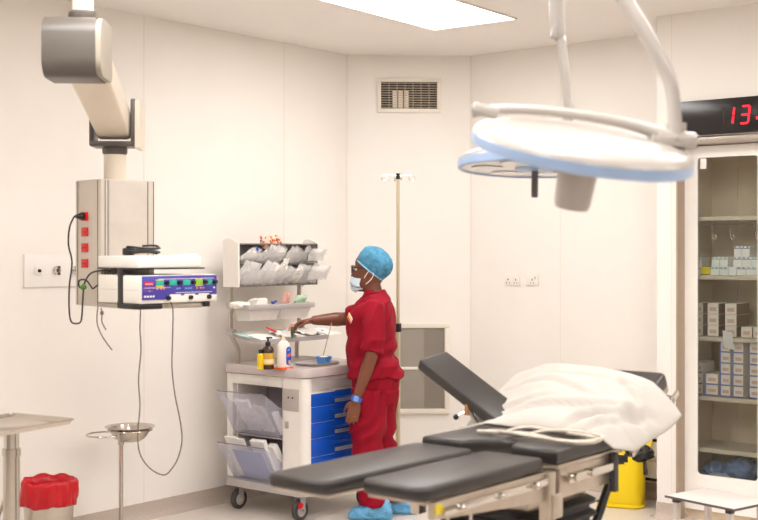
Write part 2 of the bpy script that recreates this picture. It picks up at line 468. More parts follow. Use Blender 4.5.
# spring arm beam
m = MB()
rr = []
L2 = math.hypot(b.x - a.x, b.y - a.y)
for (u, zc, wv, hz) in ((.03, 2.50, .092, .075), (.3, 2.425, .088, .075), (L2 - .02, 2.27, .083, .07)):
    ring = []
    for (cv, cz, aa) in ((-wv + .02, -hz + .02, 180), (wv - .02, -hz + .02, 270), (wv - .02, hz - .02, 0), (-wv + .02, hz - .02, 90)):
        for k in range(4):
            t = R(aa + 30 * k); ring.append(AF(u, cv + .02 * math.cos(t), zc + cz + .02 * math.sin(t)))
    rr.append(ring)
m.loft(rr); m.build('spring_arm', M_pcream, pd)
m = MB()
m.box(AF(L2, 0, 2.175), (.225, .16, .026), Mrot.to_3x3(), .006)
m.box(AF(L2, -.105, 2.235), (.018, .15, .13), Mrot.to_3x3(), .005); m.box(AF(L2, .1, 2.28), (.022, .16, .235), Mrot.to_3x3(), .006)
m.build('arm_bracket', M_pgrey, pd)
m = MB(); housing(m, L2 - .085, L2 + .085, 2.15, 2.39, .112, .136, .011, .011); m.build('bracket_side_cover', M_pcream, pd)
m = MB(); m.lathe([(0, 2.125), (.055, 2.125), (.062, 2.135), (.062, 2.163), (0, 2.163)], 32); m.build('column_collar', M_pgrey, pd)
m = MB(); m.cyl((0, 0, 1.99), (0, 0, 2.13), .055, seg=32); m.build('column_pole', M_pcream, pd)
# column: extruded aluminium with corner grooves
m = MB()
m.span(-.15, .15, -.125, .125, 1.375, 1.995, .006)
m.mi = 1
for (x, y) in ((-.128, -.1265), (-.112, -.1265), (.112, -.1265), (.145, -.1265)): m.span(x - .002, x + .002, y, y + .003, 1.38, 1.99)
for y in (-.095, .1): m.span(-.1515, -.149, y - .003, y + .003, 1.38, 1.99)
m.mi = 2; m.span(-.105, .105, -.1275, -.125, 1.385, 1.985, .001)
m.build('column', [M_extr, M_pgrey, mat('column_panel', (200, 190, 179), .4)], pd)
for k, z in enumerate((1.815, 1.739, 1.661, 1.584)):
    m = MB(); m.span(-.157, -.1495, -.004, .056, z - .022, z + .022, .002)
    m.mi = 1
    m.cyl((-.1585, .016, z), (-.156, .016, z), .004, seg=8); m.cyl((-.1585, .036, z), (-.156, .036, z), .004, seg=8)
    m.build('power_socket', [M_red, M_black], pd)
# shelves
m = MB(); m.span(-.17, .185, -.486, -.126, 1.565, 1.622, .008)
m.build('upper_shelf', M_white, pd)
m = MB(); m.span(-.172, .20, -.492, -.13, 1.5595, 1.566, .002); m.build('shelf_mat', M_black, pd)
m = MB(); m.span(-.172, .20, -.49, -.127, 1.375, 1.401, .01); m.build('lower_shelf', M_steel, pd)
m = MB(); m.tube([(-.176, -.34, 1.388), (-.176, -.44, 1.388), (-.165, -.488, 1.388), (-.12, -.498, 1.388), (-.05, -.498, 1.388)], .013, 10, sub=4); m.build('shelf_bumper', M_black, pd)
m = MB(); m.span(.19, .225, -.5, -.46, 1.378, 1.402, .003); m.build('shelf_clamp', M_black, pd)
m = MB(); m.span(-.181, -.173, -.375, -.325, 1.385, 1.562, .002); m.build('strap', M_black, pd)

# ---------------------------------------------------------------- electrosurgical unit on the lower shelf
M_esub = mat('unit_case', (236, 231, 222), .4, var=.01)
M_purp = mat('unit_purple', (74, 66, 160), .35, var=.03)
M_scr = mat('display_green', (40, 150, 130), .2, emit=(46, 190, 150), estr=.35)
M_scr2 = mat('display_lime', (120, 170, 40), .2, emit=(150, 200, 40), estr=.3)
M_orng = mat('button_orange', (235, 150, 40), .4)
M_blueb = mat('button_blue', (110, 170, 230), .4)
M_yel = mat('yellow_edge', (238, 200, 40), .4)
UR = R(47); ux = V((math.cos(UR), math.sin(UR))); uy = V((-ux.y, ux.x))
cr = V((-1.089, 5.5)); W_, D_, H_ = .44, .35, .131
uc = cr + ux * (W_ / 2) + uy * (D_ / 2)
eu = thing('electrosurgical_unit', 'white boxed electrosurgical unit with purple control front on the pendant shelf', 'medical device', (uc.x, uc.y, 1.4015), UR)
m = MB(); m.span(-W_ / 2, W_ / 2, -D_ / 2, D_ / 2, 0, H_, .006)
m.mi = 1; m.span(-W_ / 2 - .0008, -W_ / 2 + .001, -D_ / 2 + .02, D_ / 2 - .02, .062, .0635)
m.build('case', [M_esub, M_greyp], eu)
yf = -D_ / 2
m = MB(); m.span(-W_ / 2 + .002, W_ / 2 - .002, yf - .006, yf + .001, .018, H_ - .003, .002); m.build('control_panel', M_purp, eu)
m = MB(); m.span(-W_ / 2 + .15, W_ / 2 - .004, yf - .0085, yf - .005, .004, .034, .003)
for px in (-.03, .055, .14): m.span(px - .035, px + .03, yf - .009, yf - .005, .03, .041, .003)
m.build('connector_strip', M_esub, eu)
m = MB(); m.span(-.21, -.155, yf - .0075, yf - .0055, .083, .1, .001); m.mi = 1
for k in range(6): m.span(-.203 + k * .007, -.199 + k * .007, yf - .0085, yf - .007, .089, .094)
m.build('name_badge', [M_red, M_white], eu)
m = MB()
for (xa, xb, z) in ((-.13, .2, .112), (-.03, .19, .047), (-.21, -.06, .072)): m.span(xa, xb, yf - .0068, yf - .0055, z, z + .0022)
for k in range(4): m.span(-.21 + k * .016, -.199 + k * .016, yf - .0075, yf - .0055, .03, .038)
m.build('panel_markings', M_white, eu)
for k, x in enumerate((-.118, -.042, .038, .112, .17)):
    m = MB(); m.span(x - .024, x + .018, yf - .0078, yf - .0055, .083, .107, .001)
    if k in (0, 3):
        m.mi = 1
        m.span(x - .026, x + .02, yf - .0072, yf - .0055, .077, .082); m.span(x - .026, x + .02, yf - .0072, yf - .0055, .108, .111)
    m.build('display', [M_scr2 if k == 3 else M_scr, M_yel], eu)
    m = MB(); m.cyl((x + .033, yf - .0055, .095), (x + .033, yf - .022, .095), .0105, .009, 16); m.build('dial', M_black, eu)
for k, (x, mm) in enumerate(((-.135, M_orng), (-.115, M_orng), (-.098, M_orng), (-.02, M_blueb), (-.005, M_blueb), (.03, M_blueb), (.045, M_blueb), (.06, M_blueb), (.095, M_orng), (.118, M_orng), (.135, M_orng), (.2, M_white),
                             (-.2, M_red), (-.18, M_greyp), (-.165, M_red))):
    m = MB(); m.span(x - .005, x + .005, yf - .008, yf - .0055, .064 if x > -.15 else .056, .071 if x > -.15 else .062, .001); m.build('button', mm, eu)
for x in (-.075, .055, .165):
    m = MB(); m.cyl((x, yf - .008, .024), (x, yf - .02, .024), .0115, .010, 18); m.build('connector_socket', M_black, eu)

# ---------------------------------------------------------------- cords and papers of the pendant
def PW(x, y, z):     # pendant frame -> world
    c, s = math.cos(PR), math.sin(PR)
    return V((PC.x + x * c - y * s, PC.y + x * s + y * c, z))
m = MB()
pts = []
rnd = random.Random(3)
for k in range(46):
    t = k / 45; a_ = t * 2 * PI * 3.2
    p = PW(-.06 + .085 * math.cos(a_) * (1 + .15 * math.sin(3 * t)), -.36 + .05 * math.sin(a_ + .3), 1.632 + .035 * t + .006 * math.sin(a_ * 1.7))
    pts.append(p)
m.tube(pts, .005, 8)
m.box(PW(-.14, -.36, 1.6425), (.05, .04, .035), (0, 0, PR), .008); m.cyl(PW(-.115, -.36, 1.645), PW(-.08, -.38, 1.655), .009, .006, 12)
o = m.build('mains_cable', M_black); tag(o, 'black coiled mains cord with plug on the pendant upper shelf', 'cable')
m = MB()
def sheet(u, v): 
    p = PW(.03 + .15 * u, -.47 + .2 * v, 1.6235 + .006 * (u * u) + .004 * math.sin(5 * v) * u); return p
m.grid(sheet, 8, 8, .001); o = m.build('paper_sheet', mat('paper', (244, 240, 236), .7, var=.01)); tag(o, 'loose white paper sheet lying on pendant upper shelf', 'paper')
m = MB(); pl = PW(-.158, .03, 1.815)
q0 = PW(-.2, .03, 1.815)
m.cyl(pl, PW(-.175, .03, 1.815), .019, .019, 18); m.cyl(PW(-.175, .03, 1.815), q0, .017, .008, 18)
o = m.build('plug', M_black)
pw = o; pw.name = 'power_cord'; tag(pw, 'black power cord plugged into the top red socket and looping down the wall side', 'power cord')
Yc = 5.86
cord = [q0] + [at(x, y, Yc) for x, y in ((74, 217), (69.5, 228), (68.5, 245), (72, 262), (69.5, 285), (69, 305), (70.5, 320), (75, 323.5), (81, 321), (82.5, 305), (83.5, 290), (85, 282))] + [at(90, 274, 5.82), at(98, 271, 5.78), at(110, 271, 5.72)]
cm = MB(); cm.tube(cord, .0042, 8, sub=5)
co_ = cm.build('cable', M_black, None)
co_.parent = pw
cm = MB()
cm.tube([at(x, y, 5.80) for x, y in ((82, 289), (79, 286), (79, 281), (82.5, 279.5), (87, 281), (91, 286.5), (93, 288.5), (99, 284), (107, 279), (114, 273.5))], .0038, 8, sub=5)
cm.mi = 1; cm.ball(at(83.5, 287, 5.79), (.016, .014, .015), 12)
o = cm.build('earth_lead', [M_black, mat('green_clip', (70, 130, 40), .4)]); tag(o, 'thin black earth lead with green clip knotted beside the column', 'lead')
cm = MB()
cm.tube([at(x, y, 5.62) for x, y in ((168, 299), (171, 303), (173, 312), (172.5, 340), (172, 368), (175, 395), (180, 420), (182, 440), (178, 458), (170, 471), (163, 475), (152, 470), (143, 460), (138.5, 448), (138, 430), (140, 405), (138.5, 380), (141, 350), (140, 330), (140.5, 312), (140.5, 309))], .003, 6, sub=4)
o = cm.build('electrode_lead', mat('lead_grey', (96, 84, 78), .5)); tag(o, 'long thin grey lead hanging in a loop from the unit front', 'lead')
cm = MB()
cm.tube([at(x, y, 5.70) for x, y in ((98, 306), (97, 316), (97.5, 325), (101, 334), (106, 342), (112, 350))], .003, 6, sub=4)
cm.tube([at(x, y, 5.69) for x, y in ((101, 308), (102, 314), (102, 322), (106, 330))], .003, 6, sub=4)
cm.ball(at(102, 313, 5.69), (.009, .009, .012), 10)
o = cm.build('loose_cable', mat('lead_brown', (110, 96, 84), .5)); tag(o, 'two loose thin cable ends dangling under the pendant lower shelf', 'cable')

# ================================================================== INSTRUMENT TRAY STAND (left edge)
ty = V((.485, .875)); txx = V((.875, -.485))                 # tray axes: long (away), wide (right)
cR = V((-1.300, 5.15)); tz = .925
tc_ = cR - txx * .19 - ty * .25
trz = math.atan2(txx.y, txx.x)
ms = thing('instrument_stand', 'stainless instrument tray stand on a thick steel post at left edge', 'tray stand', (tc_.x, tc_.y, 0), trz)
M_steelp = mat('polished_steel', (200, 192, 182), .2, metal=1.0, var=.04)
m = MB()
def rr_ring(hx, hy, r, z, n=6):
    out = []
    for (cx, cy, a0) in ((hx - r, hy - r, 0), (-hx + r, hy - r, 90), (-hx + r, -hy + r, 180), (hx - r, -hy + r, 270)):
        for k in range(n + 1):
            t = R(a0 + 90 * k / n); out.append(V((cx + r * math.cos(t), cy + r * math.sin(t), z)))
    return out
hx, hy = .19, .25
m.loft([rr_ring(hx - .012, hy - .012, .02, tz - .02), rr_ring(hx - .004, hy - .004, .025, tz - .004), rr_ring(hx, hy, .028, tz), rr_ring(hx - .006, hy - .006, .025, tz), rr_ring(hx - .012, hy - .012, .022, tz - .007), rr_ring(hx - .022, hy - .022, .02, tz - .015)])
m.build('tray', M_steelp, ms)
m = MB(); m.tube(rr_ring(hx, hy, .028, tz - .001), .004, 8, closed=True); m.build('tray_rim', M_steelp, ms)
PO_ = Matrix.Translation((.042, .024, 0))
m = MB(); m.M = PO_; m.cyl((0, 0, .40), (0, 0, tz - .02), .031, seg=24); m.build('inner_post', M_chrome, ms)
m = MB(); m.M = PO_; m.cyl((0, 0, .08), (0, 0, .80), .034, seg=24); m.cyl((0, 0, .79), (0, 0, .82), .038, seg=24); m.build('post', M_steelp, ms)
m = MB(); m.span(-.1, .1, -.13, .13, tz - .026, tz - .0195, .002); m.build('tray_plate', M_steel, ms)
for k in range(4):
    a_ = PI / 4 + k * PI / 2
    m = MB(); m.M = PO_; m.box((.14 * math.cos(a_), .14 * math.sin(a_), .07), (.30, .04, .025), (0, 0, a_), .006); m.build('base_leg', M_steelp, ms)
    m = MB(); m.M = PO_; m.torus((.28 * math.cos(a_), .28 * math.sin(a_), .0275), .018, .0095, 'y', 18, 8); m.cyl((.28 * math.cos(a_), .28 * math.sin(a_), .03), (.28 * math.cos(a_), .28 * math.sin(a_), .07), .012, seg=10); m.build('caster', M_rubber, ms)
m = MB(); m.M = PO_; m.tube([(-.03, .0, .62), (-.14, -.05, .30), (-.19, -.06, .09)], .008, 8); m.build('pedal_rod', M_steelp, ms)

# ================================================================== RED LINED STEEL BIN
bx = thing('waste_bin', 'round stainless waste bin lined with a bright red bag', 'waste bin', (-1.75, 6.36, 0))
m = MB(); m.lathe([(0, 0), (.105, 0), (.112, .006), (.135, .39), (.137, .41), (.131, .41), (.128, .39), (.105, .012), (0, .012)], 40); m.build('bin_body', M_steelp, bx)
M_redbag = mat('red_bag', (186, 8, 26), .32, var=.08, scale=14, bump=.25, bscale=28, spec=.5)
m = MB()
rings = []
for (r, z, wob) in ((.106, .24, .002), (.112, .30, .003), (.119, .37, .004), (.122, .405, .004), (.136, .438, .006), (.145, .42, .008), (.147, .38, .009), (.148, .35, .010), (.149, .325, .011), (.151, .305, .012), (.146, .304, .010)):
    ring = []
    for j in range(90):
        t = 2 * PI * j / 90
        k = noise.noise(V((math.cos(t) * 2.2, math.sin(t) * 2.2, z * 5))) + .9 * noise.noise(V((math.cos(t) * 8, math.sin(t) * 8, z * 14 + 4)))
        ring.append(V(((r + wob * k * 1.4) * math.cos(t), (r + wob * k * 1.4) * math.sin(t), z + .014 * noise.noise(V((math.cos(t) * 2.6, math.sin(t) * 2.6, 9))))))
    rings.append(ring)
m.loft(rings, caps=False); m.build('bin_bag', M_redbag, bx, ang=180)
m = MB(); m.lathe([(0, .235), (.107, .24)], 32); m.build('bag_floor', M_redbag, bx)

# ================================================================== BASIN STAND
bs = thing('basin_stand', 'slender steel stand with an empty ring and a bowl ring by the left wall', 'basin stand', (at(121, 500, 6.85).x, 6.85, 0))
zb = CAMZ - (434 - HY) / F * 6.85
m = MB(); m.cyl((0, 0, .03), (0, 0, zb - .01), .0125, seg=18); m.cyl((0, 0, zb - .06), (0, 0, zb - .02), .018, seg=18); m.build('post', M_steelp, bs)
m = MB(); m.torus((-.085, -.02, zb), .105, .005, 'z', 40, 8); m.build('empty_ring', M_steelp, bs)
m = MB(); m.torus((.045, .03, zb + .02), .125, .005, 'z', 40, 8); m.span(-.012, .012, -.03, .03, zb - .02, zb + .019, .002); m.span(.0, .0 + .01, -.09, .03, zb + .0, zb + .018); m.build('basin_ring', M_steelp, bs)
for k in range(4):
    a_ = PI / 4 + k * PI / 2
    m = MB(); m.tube([(0, 0, .06), (.12 * math.cos(a_), .12 * math.sin(a_), .05), (.22 * math.cos(a_), .22 * math.sin(a_), .045)], .010, 10)
    m.cyl((.21 * math.cos(a_), .21 * math.sin(a_), .02), (.21 * math.cos(a_), .21 * math.sin(a_), .05), .01, seg=10); m.torus((.21 * math.cos(a_), .21 * math.sin(a_), .02), .013, .0068, 'y', 16, 8)
    m.build('base_leg', M_steelp, bs)
bo = MB(); bo.lathe([(0, -.062), (.06, -.062), (.088, -.045), (.108, -.015), (.119, .012), (.142, .02), (.142, .023), (.118, .016), (.105, -.012), (.085, -.041), (.058, -.058), (0, -.058)], 44)
o = bo.build('steel_bowl', M_steelp, loc=(at(121, 500, 6.85).x + .045, 6.88, zb + .018)); tag(o, 'shallow polished steel bowl resting in the ring of the basin stand', 'bowl')

# ================================================================== DRIP STAND behind the person
iv = thing('drip_stand', 'tall thin steel drip stand with four hooks behind the person', 'drip stand', (at(398, 300, 8.0).x, 8.0, 0))
ivz = CAMZ + 76 / F * 8.0
M_ivp = mat('warm_steel', (214, 200, 172), .3, metal=.7, var=.03)
m = MB(); m.cyl((0, 0, .10), (0, 0, 1.13), .0155, seg=18); m.build('lower_pole', M_ivp, iv)
m = MB(); m.cyl((0, 0, 1.1), (0, 0, ivz - .03), .0115, seg=16); m.build('upper_pole', M_ivp, iv)
m = MB(); m.cyl((0, 0, 1.105), (0, 0, 1.16), .023, seg=20); m.cyl((-.02, 0, 1.13), (-.045, -.01, 1.13), .012, seg=12); m.build('height_clamp', M_black, iv)
m = MB(); m.cyl((0, 0, ivz - .035), (0, 0, ivz + .004), .014, seg=18); m.build('hook_hub', M_black, iv)
for k in range(4):
    a_ = R(12 + 90 * k); dx, dy = math.cos(a_), math.sin(a_)
    m = MB(); m.tube([(0, 0, ivz - .012), (.06 * dx, .06 * dy, ivz - .008), (.10 * dx, .10 * dy, ivz - .01), (.115 * dx, .115 * dy, ivz - .025), (.10 * dx, .10 * dy, ivz - .045), (.08 * dx, .08 * dy, ivz - .04), (.072 * dx, .072 * dy, ivz - .022)], .0032, 8, sub=4)
    m.build('hook', M_chrome, iv)
for k in range(5):
    a_ = 2 * PI * k / 5 + .3; dx, dy = math.cos(a_), math.sin(a_)
    m = MB(); m.tube([(0, 0, .115), (.15 * dx, .15 * dy, .095), (.26 * dx, .26 * dy, .07)], .012, 10); m.build('base_leg', M_steel, iv)
    m = MB(); m.torus((.255 * dx, .255 * dy, .03), .02, .0099, 'y', 18, 8); m.cyl((.255 * dx, .255 * dy, .03), (.255 * dx, .255 * dy, .075), .01, seg=10); m.build('caster', M_rubber, iv)
# ================================================================== MEDICAL CART
KS, KQ = .49, 1.02
kw = RP(KS, KQ)
def CP(x, y, z=0.0): return RP(KS + x, KQ - y, z)
def CL(p):
    d = V((p[0] - kw.x, p[1] - kw.y)); return V((d.dot(er), d.dot(ey), p[2] if len(p) > 2 else 0))
def kart_y(px, s):                    # cart-frame y of the point seen at px on the plane x = s - KS
    u = (px - CX) / F; p = RP(s, 0)
    q = (p.x - u * p.y) / (-(eq.x - u * eq.y)); return KQ - q
M_cartw = mat('cart_white', (238, 233, 226), .32, var=.012)
M_top = mat('cart_top_lilac', (196, 184, 182), .38, var=.03)
M_cblue = mat('drawer_blue', (10, 80, 188), .36, var=.03)
M_cgrey = mat('cart_inner_grey', (176, 166, 172), .5, var=.03)
M_clearp = mat('smoky_plastic', (210, 209, 226), .15, clear=.74, var=.01)
M_clear = mat('clear_plastic', (240, 238, 236), .12, clear=.74, var=.02)
kt = thing('medical_cart', 'white hospital supply cart with blue drawers, lilac top and tilt bins on its end', 'medical cart', (kw.x, kw.y, 0), ROT)
TZ = .92
def rrect(x0, x1, y0, y1, r, n=6):
    out = []
    for (cx, cy, a0) in ((x1 - r, y1 - r, 0), (x0 + r, y1 - r, 90), (x0 + r, y0 + r, 180), (x1 - r, y0 + r, 270)):
        for k in range(n + 1):
            t = R(a0 + 90 * k / n); out.append((cx + r * math.cos(t), cy + r * math.sin(t)))
    return out
def rring(x0, x1, y0, y1, r, z): return [V((x, y, z)) for x, y in rrect(x0, x1, y0, y1, r)]
m = MB()
X0, X1, Y0, Y1 = -.36, .365, -.375, .36
m.loft([rring(X0 + .02, X1 - .02, Y0 + .02, Y1 - .02, .06, TZ - .055), rring(X0, X1, Y0, Y1, .08, TZ - .045), rring(X0, X1, Y0, Y1, .08, TZ - .006), rring(X0 + .006, X1 - .006, Y0 + .006, Y1 - .006, .075, TZ + .006),
        rring(X0 + .016, X1 - .016, Y0 + .016, Y1 - .016, .066, TZ + .006), rring(X0 + .026, X1 - .026, Y0 + .026, Y1 - .026, .06, TZ)])
m.build('top', M_top, kt)
# carcass
m = MB()
m.span(-.34, -.285, -.345, .33, .20, .865, .01)                       # back post board
m.span(-.285, .335, -.06, .33, .20, .865, .004)                        # drawer block
m.build('carcass', M_cartw, kt)
m = MB(); m.loft([[V((x, y, z)) for x, y in rrect(.135, .352, -.352, -.05, .045)] for z in (.205, .865)]); m.build('corner_column', M_cartw, kt)
m = MB(); m.span(-.285, .135, -.065, -.058, .21, .80); m.span(-.284, .135, -.33, -.06, .475, .485); m.build('inner_panel', M_cgrey, kt)
m = MB(); m.span(-.30, .15, -.348, -.06, .80, .865, .008); m.mi = 1
m.span(-.22, .02, -.351, -.347, .812, .85, .006); m.mi = 0; m.span(-.17, -.03, -.354, -.35, .818, .838, .008)
m.build('end_drawer', [M_cartw, M_white], kt)
m = MB(); m.span(-.262, -.255, -.33, -.06, .2, .8); m.build('inner_rib', M_cartw, kt)
m = MB(); m.loft([[V((x, y, z)) for x, y in rrect(-.335, .37, -.39, .36, .06)] for z in (.155, .2)]); m.build('base_tray', M_greyp, kt)
# socket plate and latch on the corner column
m = MB(); m.span(.165, .30, -.3575, -.35, .665, .80, .02); m.build('socket_plate', mat('warm_grey', (186, 176, 170), .45), kt)
m = MB(); m.span(.21, .222, -.3605, -.357, .742, .752, .002); m.span(.245, .257, -.3605, -.357, .742, .752, .002); m.build('socket_hole', M_black, kt)
m = MB(); m.span(.185, .215, -.361, -.35, .555, .60, .008); m.build('latch', M_greyp, kt)
# fascia and blue drawers on the front (+x)
m = MB(); m.span(.334, .352, -.30, .33, .775, .865, .004); m.build('fascia', M_cartw, kt)
m = MB(); m.span(.3505, .356, -.20, .20, .79, .848, .006); m.build('fascia_panel', M_greyp, kt)
m = MB(); m.span(.333, .338, -.306, .33, .212, .775); m.build('gap_shade_panel', mat('gap_shade_navy', (14, 30, 80), .6), kt)  # dark panel added behind the drawers, standing in for shade in the gaps
zs = [.772, .69, .592, .497, .385, .215]
for k in range(5):
    z1, z0 = zs[k] - .0012, zs[k + 1] + .0012
    dr = MB(); dr.span(.339, .355, -.302, .33, z0, z1, .0012)
    d = dr.build('drawer', M_cblue, kt)
    m = MB()
    zt = z1 - .03
    m.loft([[V((.354, -.13, zt)), V((.354, .13, zt)), V((.354, .13, zt - .02)), V((.354, -.13, zt - .02))],
            [V((.372, -.10, zt - .002)), V((.372, .10, zt - .002)), V((.368, .10, zt - .008)), V((.368, -.10, zt - .008))]])
    m.build('drawer_grip', M_cblue, d)
    if z1 - z0 < .2:
        m = MB(); m.span(.3545, .3585, -.085, .085, z0 + .012, z0 + .035, .003); m.mi = 1; m.span(.358, .3592, -.07, .07, z0 + .017, z0 + .03)
        m.build('label_holder', [M_greyp, mat('label_grey', (150, 160, 190), .4)], d)
# tilt bins on the end face
def tilt_bin(zt, zb, out):
    xa, xb = -.275, .128
    m = MB()
    m.loft([[V((xa, -.345, zb)), V((xb, -.345, zb)), V((xb, -.349, zb)), V((xa, -.349, zb))],
            [V((xa - .01, -.345 - out, zt)), V((xb + .005, -.345 - out, zt)), V((xb + .005, -.349 - out, zt)), V((xa - .01, -.349 - out, zt))]])
    o = m.build('tilt_bin', M_clearp, kt)
    for x in (xa, xb):
        m = MB()
        m.loft([[V((x - .0015, -.345, zb)), V((x - .0015, -.345 - out, zt)), V((x - .0015, -.30, zt - .12))], [V((x + .0015, -.345, zb)), V((x + .0015, -.345 - out, zt)), V((x + .0015, -.30, zt - .12))]])
        m.build('bin_side', M_clearp, o)
    m = MB(); m.span(xa, xb, -.349, -.16, zb - .004, zb); m.build('bin_bottom', M_clearp, o)
    m = MB(); m.tube([(xa - .01, -.347 - out, zt), (xb + .005, -.347 - out, zt)], .0035, 8); m.build('bin_rim', mat('rim_plum', (120, 108, 128), .4), o)
    return o
tilt_bin(.765, .50, .135); tilt_bin(.44, .207, .135)
# casters
for (x, y, brake) in ((-.25, -.32, 0), (.29, -.33, 1), (-.29, .28, 0), (.29, .28, 0)):
    m = MB(); m.span(x - .026, x + .026, y - .03, y + .03, .145, .157, .004)
    for sx in (-1, 1):
        m.loft([[V((x + sx * .0225, y - .025, .15)), V((x + sx * .0225, y + .025, .15)), V((x + sx * .0225, y + .01, .052)), V((x + sx * .0225, y - .022, .052))], [V((x + sx * .0265, y - .025, .15)), V((x + sx * .0265, y + .025, .15)), V((x + sx * .0265, y + .01, .052)), V((x + sx * .0265, y - .022, .052))]])
    c_ = m.build('caster', M_greyp, kt)
    Mx = Matrix.Translation((x, y - .005, .0625)) @ Matrix.Rotation(R(90), 4, 'Y')
    m = MB(); m.lathe([(.038, -.018), (.056, -.018), (.0615, -.012), (.062, 0), (.0615, .012), (.056, .018), (.038, .018), (.038, -.018)], 32, Mx); m.build('tyre', M_rubber, c_)
    m = MB(); m.lathe([(0, -.019), (.028, -.0195), (.038, -.015), (.038, .015), (.028, .0195), (0, .019)], 32, Mx); m.mi = 1; m.cyl((x - .029, y - .005, .0625), (x + .029, y - .005, .0625), .009, seg=12)
    m.build('hub', [M_greyp, M_yel if not brake else M_chrome], c_)
    if brake:
        m = MB(); m.box((x + .035, y - .035, .10), (.028, .028, .034), (0, .3, 0), .008); m.build('brake_pedal', M_red, c_)
# rack: two bent posts, middle shelf, tilted tray, twin bin rack
PX = -.29
for (yu, yl) in ((-.355, -.29), (.285, .262)):
    m = MB(); m.tube([(PX, yl, TZ - .03), (PX, yl, TZ + .06), (PX, yl * .92 + yu * .08, TZ + .10), (PX, yl * .25 + yu * .75, TZ + .165), (PX, yu, TZ + .205), (PX, yu, TZ + .24), (PX, yu, 1.5)], .0145, 12, sub=4)
    m.build('rack_post', M_steel, kt)
    for z in (1.125, 1.292):
        m = MB(); m.cyl((PX - .02, yu, z), (PX + .03, yu, z), .022, seg=16); m.span(PX - .02, PX + .03, yu - .02, yu + .02, z - .014, z + .014, .004); m.build('post_clamp', M_greyp, kt)
m = MB(); m.span(-.30, -.12, -.365, .245, 1.276, 1.281)
m.build('shelf_floor', M_clear, kt)
m = MB(); m.span(-.122, -.112, -.375, .25, 1.268, 1.302, .004); m.span(-.30, -.12, -.378, -.368, 1.268, 1.302, .003); m.span(-.30, -.12, .24, .25, 1.268, 1.302, .003)
m.build('shelf_rail', M_greyp, kt)
for (ya, yb) in ((-.35, -.06), (-.05, .235)):
    m = MB()
    m.loft([[V((x, y, 1.268)) for x, y in rrect(-.29, -.125, ya, yb, .02)], [V((x, y, 1.20)) for x, y in rrect(-.27, -.145, ya + .02, yb - .02, .02)]], caps=True)
    m.build('hanging_tray', mat('milky_plastic', (232, 226, 220), .35, clear=.25), kt)
# tilted lower tray
def tilt(x): return 1.118 - (x + .29) * .17
m = MB()
m.loft([[V((x, y, tilt(x) - .002)) for x, y in ((-.295, -.345), (-.03, -.345), (-.03, .265), (-.295, .265))], [V((x, y, tilt(x) + .002)) for x, y in ((-.295, -.345), (-.03, -.345), (-.03, .265), (-.295, .265))]])
m.build('tilted_tray', M_cartw, kt)
m = MB()
for y in (-.352, .272):
    m.loft([[V((x, yy, tilt(x) + dz)) for yy, dz in ((y - .006, -.016), (y + .006, -.016), (y + .006, .016), (y - .006, .016))] for x in (-.295, -.03)])
m.loft([[V((xx, y, tilt(-.025) + dz)) for xx, dz in ((-.03, -.014), (-.018, -.014), (-.018, .014), (-.03, .014))] for y in (-.358, .278)])
m.build('tray_rail', M_greyp, kt)
# bin rack
UF, UB, UY0, UY1, UZ0, UZ1 = -.205, -.34, -.37, .382, 1.42, 1.69
side = [(UB, UZ0 - .006), (UF + .004, UZ0 - .006), (UF + .004, UZ1 + .004), (UB + .07, UZ1 + .03), (UB + .03, UZ1 + .035), (UB, UZ1 + .02)]
for y in (UY0, UY1):
    m = MB(); m.loft([[V((x, y - .006, z)) for x, z in side], [V((x, y + .006, z)) for x, z in side]])
    m.build('rack_side', M_cartw, kt)

M_rk = mat('rack_frame_grey', (110, 102, 98), .5, var=.04)  # even dark grey of the rack frame
m = MB(); m.span(UB, UB + .006, UY0, UY1, UZ0, UZ1); m.build('rack_back', M_greyp, kt)
m = MB()
for z in (UZ0, 1.558, UZ1 - .002): m.span(UB, UF, UY0, UY1, z - .005, z + .004, .001)
for y in (UY0 + .008, UY1 - .008): m.span(UF - .01, UF, y - .003, y + .003, UZ0, UZ1)
m.build('rack_frame', M_rk, kt)
def bin_front(zb, zt):
    m = MB()
    m.loft([[V((UF - .005, y, zb)) for y in (UY0 + .012, UY1 - .012)] + [V((UF - .008, y, zb)) for y in (UY1 - .012, UY0 + .012)],
            [V((UF + .055, y, zt)) for y in (UY0 + .012, UY1 - .012)] + [V((UF + .052, y, zt)) for y in (UY1 - .012, UY0 + .012)]])
    m.build('clear_bin_front', M_clear, kt)
bin_front(1.428, 1.515); bin_front(1.566, 1.635)

